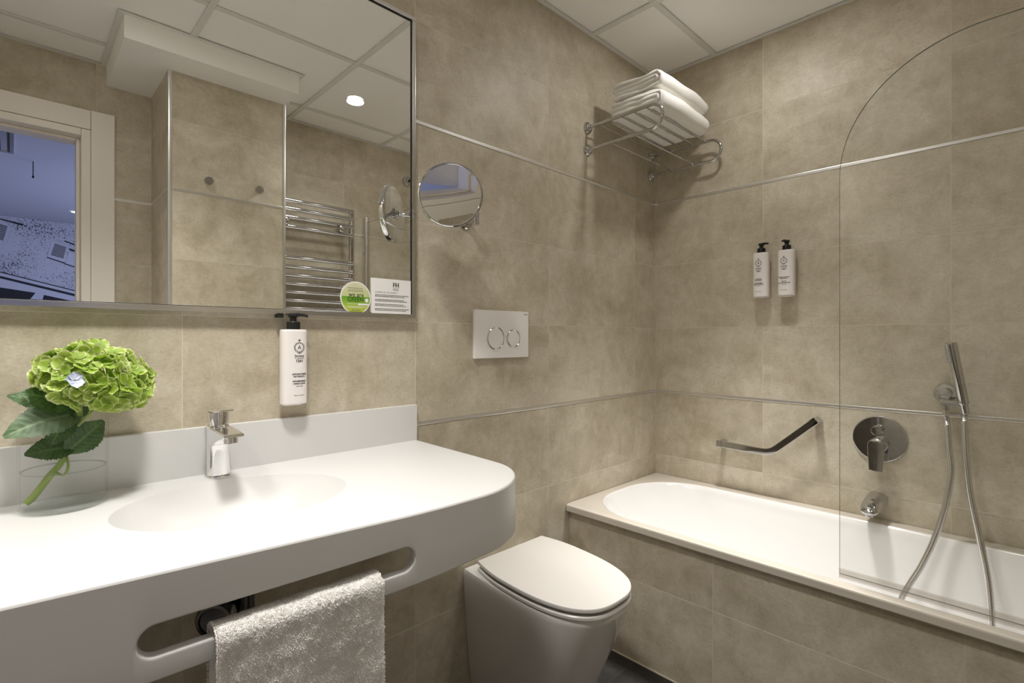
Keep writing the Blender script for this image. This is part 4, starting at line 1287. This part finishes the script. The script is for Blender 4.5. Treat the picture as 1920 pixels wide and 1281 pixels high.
rings = [rr_ring(X0 + .030, X1, Y0, Y1, s4(.004), RZ - .03), rr_ring(X0 + .004, X1, Y0, Y1, s4(.005), RZ - .028),
         rr_ring(X0, X1, Y0, Y1, s4(.006), RZ - .024), rr_ring(X0, X1, Y0, Y1, s4(.006), RZ - .008), rr_ring(X0 + .0025, X1, Y0, Y1, s4(.007), RZ - .0025), rr_ring(X0 + .008, X1, Y0, Y1, s4(.010), RZ)]
ix0, ix1, iy0, iy1 = -.650, -.058, YC + .06, -.040
def inner(d, z, e=0.0, sl=0.0):
    R1 = .24
    return rr_ring(ix0 + d, ix1 - d, iy0 + d + e, iy1 - d - sl, [(R1 - d * .3, R1 - d * .3), (R1 - d * .3, R1 - d * .3), (.13, .13), (.13, .13)], z)
rings += [inner(-.006, RZ + .0004), inner(-.001, RZ - .0015), inner(.004, RZ - .007), inner(.010, RZ - .022), inner(.022, RZ - .08, 0, .02), inner(.038, RZ - .18, .0, .06),
          inner(.055, RZ - .29, .02, .10), inner(.075, RZ - .355, .04, .14), inner(.115, RZ - .385, .06, .18), inner(.17, RZ - .395, .1, .24)]
loft(bm, rings, True, False, True)
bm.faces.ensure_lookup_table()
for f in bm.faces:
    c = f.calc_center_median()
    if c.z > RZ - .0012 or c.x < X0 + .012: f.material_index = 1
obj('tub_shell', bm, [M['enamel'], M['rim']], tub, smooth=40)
bm = B(); lathe(bm, [(.030, 0), (.030, .003), (.024, .005), (.006, .0055)], (-.35, -1.35, RZ - .3945), (0, 0, 1), 24); obj('tub_drain', bm, M['chrome'], tub, smooth=40)
# tiled front
AX = -.662
bm = B(); box(bm, AX + R_, AX + .02, YC + .0005, -.0005, 0, RZ - .031)
apr = struct('wall_tub_front', bm, M['grout'])
lay_tiles(apr, (AX, 0, 0), (0, -1, 0), (0, 0, 1), breaks(0, -YC, .586, TW), [0, .290, RZ - .031])
bm = B(); box(bm, AX - .004, AX, YC + .0005, -.0005, .0002, .0042); struct('baseboard_tub', bm, M['grout'])

# ------------------------------------------------------------------ bath screen
scr = thing('bath_screen', 'clear glass bath screen with one rounded upper corner standing on the tub rim', 'shower screen', (0, 0, 0))
GXs = -.632
YA, YB, ZB, ZTp, RA = -.928, YC + .032, RZ + .012, 1.895, .300
pl = [(YB, ZB), (YA, ZB), (YA, ZTp - RA)]
for k in range(1, 25):
    a = PI / 2 * k / 24
    pl.append((YA - RA + RA * math.cos(a), ZTp - RA + RA * math.sin(a)))
pl.append((YB, ZTp))
bm = B()
Mg = Matrix(((0, 0, 1, GXs - .003), (1, 0, 0, 0), (0, 1, 0, 0), (0, 0, 0, 1)))
prism(bm, pl, .006, Mg)
for f in bm.faces: f.material_index = 0 if len(f.verts) > 4 else 1
obj('glass_pane', bm, [M['glass'], M['glass_edge']], scr)
bm = B(); box(bm, GXs - .005, GXs - .0032, YB, YA + .001, RZ + .0035, RZ + .026); box(bm, GXs + .0032, GXs + .005, YB, YA + .001, RZ + .0035, RZ + .026); box(bm, GXs - .005, GXs + .005, YB, YA + .001, RZ + .0015, RZ + .0115, .001, 1)
obj('bottom_seal', bm, M['seal'], scr)
bm = B(); cyl(bm, (GXs, YC + .020, RZ + .002), (GXs, YC + .020, 1.925), .0155, 24, .002); obj('pivot_post', bm, M['alu'], scr, smooth=40)
for z in (1.70, .62):
    bm = B(); cyl(bm, (GXs, YC + .0004, z), (GXs, YC + .008, z), .016, 18); obj('post_bracket', bm, M['alu'], scr, smooth=40)

# ------------------------------------------------------------------ grab bar
gb = thing('grab_bar', 'angled chrome grab bar with square ends on the tub wall', 'grab bar', (0, 0, 0))
XG = -.058
pth = [(XG, -.352, .698), (XG, -.40, .6975), (XG, -.46, .6955)]
pth += [tuple(p) for p in bez((XG, -.505, .694), (XG, -.548, .6925), (XG, -.556, .698), (XG, -.588, .727), 9)]
pth += [(XG, -.625, .760), (XG, -.665, .7965), (XG, -.700, .829)]
def flat_sweep(bm, pts, hw, tk):
    """rectangular section: hw across (in the wall plane), tk in depth (x)"""
    rings = []
    for i, p in enumerate(pts):
        p = Vector(p)
        d = (Vector(pts[min(i + 1, len(pts) - 1)]) - Vector(pts[max(i - 1, 0)])).normalized()
        n_ = Vector((0, -d.z, d.y)); dx = Vector((1, 0, 0))
        rings.append([p + n_ * a + dx * b for a, b in rrect(hw, tk, min(hw, tk) * .16, 3)])
    loft(bm, rings)
bm = B(); flat_sweep(bm, pth, .026, .014); obj('grip', bm, M['chrome'], gb, smooth=35)
for (y0, z0, y1, z1) in ((-.330, .6985, -.351, .6981), (-.7007, .8297, -.716, .8435)):
    bm = B(); flat_sweep(bm, [(XG, y0, z0), (XG, (y0 + y1) / 2, (z0 + z1) / 2), (XG, y1, z1)], .028, .0155)
    d = Vector((0, y1 - y0, z1 - z0)).normalized(); c = Vector((0, (y0 + y1) / 2, (z0 + z1) / 2)); n_ = Vector((0, -d.z, d.y))
    prism(bm, rrect(.0195, .026, .003, 3), -XG - .0085, Matrix(((0, 0, 1, XG + .0078), (d.y, n_.y, 0, c.y), (d.z, n_.z, 0, c.z), (0, 0, 0, 1))))
    obj('end_block', bm, M['chrome'], gb, smooth=35)

# ------------------------------------------------------------------ concealed mixer
mx_ = thing('bath_mixer', 'round chrome bath mixer plate with lever and diverter knob', 'mixer', (0, -.905, .7915))
bm = B(); lathe(bm, [(.0835, .0004), (.0835, .005), (.082, .0072), (.079, .008), (.01, .0082)], (0, 0, 0), (-1, 0, 0), 64); obj('cover_plate', bm, M['chrome'], mx_, smooth=30)
bm = B(); lathe(bm, [(.0165, .0083), (.0165, .012), (.0145, .013), (.0145, .024), (.0160, .025), (.0160, .040), (.0145, .0418), (.002, .0420)], (0, .004, .033), (-1, 0, 0), 32); obj('diverter_knob', bm, M['chrome'], mx_, smooth=30)
bm = B(); lathe(bm, [(.027, .0083), (.027, .020), (.0255, .021), (.0255, .034), (.0265, .035), (.0265, .044), (.02, .046)], (0, 0, -.020), (-1, 0, 0), 36); obj('lever_hub', bm, M['chrome'], mx_, smooth=30)
bm = B()
def lev(z, wy, x0, x1):
    return [(x + (x0 + x1) / 2, y + .002, z) for y, x in rrect(2 * wy, abs(x1 - x0), .0028, 3)]
loft(bm, [lev(.0045, .008, -.047, -.056), lev(.0015, .0155, -.0445, -.0575), lev(-.006, .0225, -.044, -.058), lev(-.020, .0255, -.044, -.058), lev(-.040, .0250, -.046, -.058), lev(-.075, .0225, -.050, -.0595), lev(-.106, .0205, -.054, -.0615), lev(-.1075, .0195, -.055, -.0605)])
obj('lever', bm, M['chrome'], mx_, smooth=35)

# ------------------------------------------------------------------ bath spout
spt = thing('bath_spout', 'short tapering chrome bath spout low on the tub wall', 'spout', (0, -.898, .572))
bm = B()
def sp_ring(x, z, ry, rz, e=2.3):
    ry *= 1.12; rz *= 1.12
    out = []
    for k in range(28):
        a = 2 * PI * k / 28; c, s_ = math.cos(a), math.sin(a)
        out.append((x, math.copysign(abs(c) ** (2 / e), c) * ry, z + math.copysign(abs(s_) ** (2 / e), s_) * rz))
    return out
loft(bm, [sp_ring(-.0005, 0, .0285, .024), sp_ring(-.006, 0, .0285, .024), sp_ring(-.04, -.001, .0285, .0215), sp_ring(-.08, -.005, .0275, .0185), sp_ring(-.115, -.010, .0255, .0150), sp_ring(-.138, -.0145, .022, .0115), sp_ring(-.148, -.0165, .0165, .008), sp_ring(-.151, -.0172, .009, .004)])
obj('spout_body', bm, M['chrome'], spt, smooth=50)
bm = B(); lathe(bm, [(.006, 0), (.0062, .005), (.0045, .006), (.001, .0062)], (-.080, 0, .0128), (-.12, 0, 1), 16); obj('diverter_pin', bm, M['chrome'], spt, smooth=40)
bm = B(); lathe(bm, [(.0115, 0), (.0125, .006), (.0115, .010), (.004, .010)], (-.128, 0, -.0245), (-.1, 0, -1), 20); obj('aerator', bm, M['chrome'], spt, smooth=40)

# ------------------------------------------------------------------ hand shower set
ho = thing('shower_wall_outlet', 'round chrome shower outlet with bracket holding the hand shower', 'shower bracket', (0, -1.088, .970))
bm = B(); lathe(bm, [(.0325, .0004), (.0325, .004), (.030, .0065), (.016, .007), (.016, .03), (.0185, .032), (.0195, .040), (.0195, .060), (.0175, .063), (.002, .0635)], (0, 0, 0), (-1, 0, 0), 36); obj('outlet_plate', bm, M['chrome'], ho, smooth=30)
bm = B(); box(bm, -.072, -.054, -.050, .006, -.0345, -.0165, .002, 2); box(bm, -.067, -.050, -.016, .004, -.0170, -.004, .002, 2); obj('bracket_bar', bm, M['chrome'], ho, smooth=35)
bm = B(); lathe(bm, [(.0100, -.014), (.0100, .0), (.0085, .0005)], (-.063, -.006, -.0350 - .0), (0, 0, 1), 18); lathe(bm, [(.0085, -.034), (.0092, -.032), (.0092, -.015), (.0100, -.0145)], (-.063, -.006, -.0350), (0, 0, 1), 6); obj('hose_nut', bm, M['chrome'], ho, smooth=30)
HB = Vector((-.070, -1.1395, .948)); HT_ = Vector((-.098, -1.1110, 1.1420))
bm = B()
ax = (HT_ - HB); Lh = ax.length; ax.normalize()
lathe(bm, [(.0095, -.035), (.0105, -.033), (.0108, -.004), (.0145, -.002), (.0152, .002), (.0140, .006), (.0144, .02), (.0150, Lh * .6), (.0156, Lh - .003), (.0148, Lh - .0006), (.004, Lh)], HB, ax, 28)
hs = thing('hand_shower', 'slim chrome stick hand shower leaning in its wall bracket', 'hand shower', (0, 0, 0))
obj('handle', bm, M['chrome'], hs, smooth=35)
side = Vector((-.55, .83, 0)); side = (side - ax * side.dot(ax)).normalized(); oth = ax.cross(side)
bm = B()
c = HB + ax * (Lh - .034) + side * .0145
Ms = Matrix(((ax.x, oth.x, side.x, c.x), (ax.y, oth.y, side.y, c.y), (ax.z, oth.z, side.z, c.z), (0, 0, 0, 1)))
prism(bm, rrect(.062, .015, .006, 5), .003, Ms); obj('spray_face', bm, princ('grey_spray_face', (.55, .55, .55), .5), hs, smooth=35)
bm = B()
for i in range(9):
    for j in range(2):
        p = c + side * .003 + ax * (-.026 + i * .0065) + oth * (-.003 + j * .006)
        lathe(bm, [(.0014, 0), (.0011, .0022)], p, side, 6)
obj('spray_nozzle', bm, M['ink_grey'], hs)['kind'] = 'stuff'
# corrugated hose: out of the outlet, down into the tub and back up to the hand shower
path = catmull([(-.063, -1.094, .900), (-.064, -1.099, .87), (-.070, -1.1035, .80), (-.080, -1.1100, .72), (-.092, -1.098, .62), (-.112, -1.076, .52), (-.145, -1.043, .42), (-.185, -1.000, .32), (-.225, -.975, .22), (-.265, -1.00, .150), (-.285, -1.07, .128), (-.29, -1.15, .126),
                (-.275, -1.205, .150), (-.24, -1.215, .22), (-.195, -1.212, .31), (-.150, -1.202, .42), (-.115, -1.180, .54), (-.092, -1.158, .66), (-.078, -1.146, .78), (-.070, -1.142, .87), (-.067, -1.1415, .912)], 24)
rad_ = [.0090 + .0006 * (1 if (i % 2) else -1) for i in range(len(path))]
bm = B(); tube(bm, path, rad_, 12)
tag(obj('shower_hose', bm, M['alu'], smooth=60), 'ribbed metal shower hose looping down into the bathtub', 'hose')

# ------------------------------------------------------------------ toilet
tl = thing('toilet', 'white back-to-wall toilet with closed slim lid, beside the bathtub', 'toilet', (-1.027, 0, 0))
def dshape(wb, wm, ln, yb, z=0.0, ym=.31, k=2.75, n=17, sk=.0815):
    """D outline: flat back of half-width wb at yb, widest wm, front tip at yb - ln"""
    pts = []
    yw = yb - ln * ym
    for i in range(6):
        f = i / 6
        pts.append((wb + (wm - wb) * math.sin(f * PI / 2), yb + (yw - yb) * f))
    for i in range(n * 2 + 1):
        a = PI * i / (n * 2)
        c, s_ = math.cos(a), math.sin(a)
        pts.append((math.copysign(abs(c) ** (2 / k), c) * wm, yw - abs(s_) ** (2 / k) * (ln * (1 - ym))))
    for i in range(1, 7):
        f = 1 - i / 6
        pts.append((-(wb + (wm - wb) * math.sin(f * PI / 2)), yb + (yw - yb) * f))
    return [(x + sk * y, y, z) for x, y in pts]
bm = B()
q_ = dict(ym=.37, k=2.6)
loft(bm, [dshape(.140, .142, .330, -.003, 0.0, **q_), dshape(.143, .145, .340, -.003, .004, **q_), dshape(.150, .151, .365, -.003, .06, **q_), dshape(.160, .161, .405, -.003, .16, **q_), dshape(.169, .170, .450, -.003, .26, **q_), dshape(.174, .1755, .484, -.003, .34, **q_), dshape(.1755, .1775, .499, -.003, .385, **q_),
          dshape(.1755, .1775, .502, -.003, .397, **q_), dshape(.173, .175, .498, -.004, .4045, **q_), dshape(.167, .169, .490, -.006, .4065, **q_), dshape(.12, .13, .42, -.03, .4068, **q_)])
obj('bowl', bm, M['ceramic'], tl, smooth=40)
bm = B()
loft(bm, [dshape(.1500, .1700, .450, -.053, .4072), dshape(.1525, .1740, .4575, -.051, .4095), dshape(.1525, .1745, .4585, -.050, .4165), dshape(.150, .171, .4535, -.053, .4195)])
obj('seat_ring', bm, M['seat'], tl, smooth=40)
bm = B()
loft(bm, [dshape(.1490, .1680, .449, -.055, .4275), dshape(.1515, .1730, .459, -.050, .4288), dshape(.1524, .1741, .4605, -.049, .4310), dshape(.1524, .1741, .4605, -.049, .4370), dshape(.1512, .1728, .4580, -.0503, .4398), dshape(.1480, .1690, .452, -.0535, .4408), dshape(.10, .12, .36, -.10, .4412)])
obj('lid', bm, M['seat'], tl, smooth=40)
bm = B(); box(bm, -.1465, -.112, -.088, -.058, .4062, .4274, .002, 1); obj('hinge', bm, M['alu'], tl, smooth=40)
bm = B(); box(bm, .104, .1385, -.088, -.058, .4062, .4274, .002, 1); obj('hinge', bm, M['alu'], tl, smooth=40)

# ------------------------------------------------------------------ towel warmer on the door wall (seen in the mirror)
tw = thing('towel_warmer', 'chrome ladder towel warmer on the far wall, seen in the large mirror', 'radiator', (0, 0, 0))
yw = YC + .080
for x in (-.763, -1.235):
    bm = B(); loft(bm, [[(x + a, yw - .006 + b, z) for a, b in rrect(.032, .026, .010, 4)] for z in (.70, .703, 1.937, 1.940)]); obj('side_tube', bm, M['chrome'], tw, smooth=40)
for z in (1.932, 1.886, 1.838, 1.785, 1.612, 1.560, 1.512, 1.464, 1.417, 1.370, 1.325, 1.280, 1.130, 1.084, 1.038, .992, .842, .796, .75):
    bm = B(); tube(bm, [(-1.2345, yw + .004, z), (-1.0, yw + .004, z), (-.7635, yw + .004, z)], .0120, 14); obj('rung', bm, M['chrome'], tw, smooth=50)
for x in (-1.165, -.835):
    for z in (1.812, .90):
        bm = B(); cyl(bm, (x, YC + .0004, z), (x, yw + .022, z), .011, 14); lathe(bm, [(.021, 0), (.021, .012), (.015, .016), (.004, .017)], (x, yw + .016, z), (0, 1, 0), 20); obj('wall_mount', bm, M['chrome'], tw, smooth=40)

# hooks on the column, line housing over the tub
for k, (hx, hz) in enumerate(((-1.6195, 1.867), (-1.404, 1.870))):
    h = thing('robe_hook', ('round steel robe hook on the tiled column, farther from the towel warmer', 'round steel robe hook on the tiled column, nearer the towel warmer')[k], 'hook', (hx, CY, hz), group='robe hooks on the column')
    bm = B(); lathe(bm, [(.009, .0003), (.009, .018), (.0165, .019), (.0175, .0205), (.0175, .036), (.016, .0375), (.002, .038)], (0, 0, 0), (0, 1, 0), 28)
    obj('hook_knob', bm, M['brass'], h, smooth=35)
cl = thing('clothesline_reel', 'small round chrome fitting high on the wall above the tub end', 'fitting', (-.321, YC, 2.228))
bm = B(); lathe(bm, [(.034, .0004), (.034, .010), (.031, .015), (.020, .017), (.019, .030), (.016, .034), (.004, .035)], (0, 0, 0), (0, 1, 0), 32); obj('reel_housing', bm, M['chrome'], cl, smooth=35)
bm = B(); lathe(bm, [(.007, .0351), (.009, .040), (.006, .047), (.001, .048)], (0, 0, 0), (0, 1, 0), 16); obj('pull_knob', bm, M['black'], cl, smooth=40)
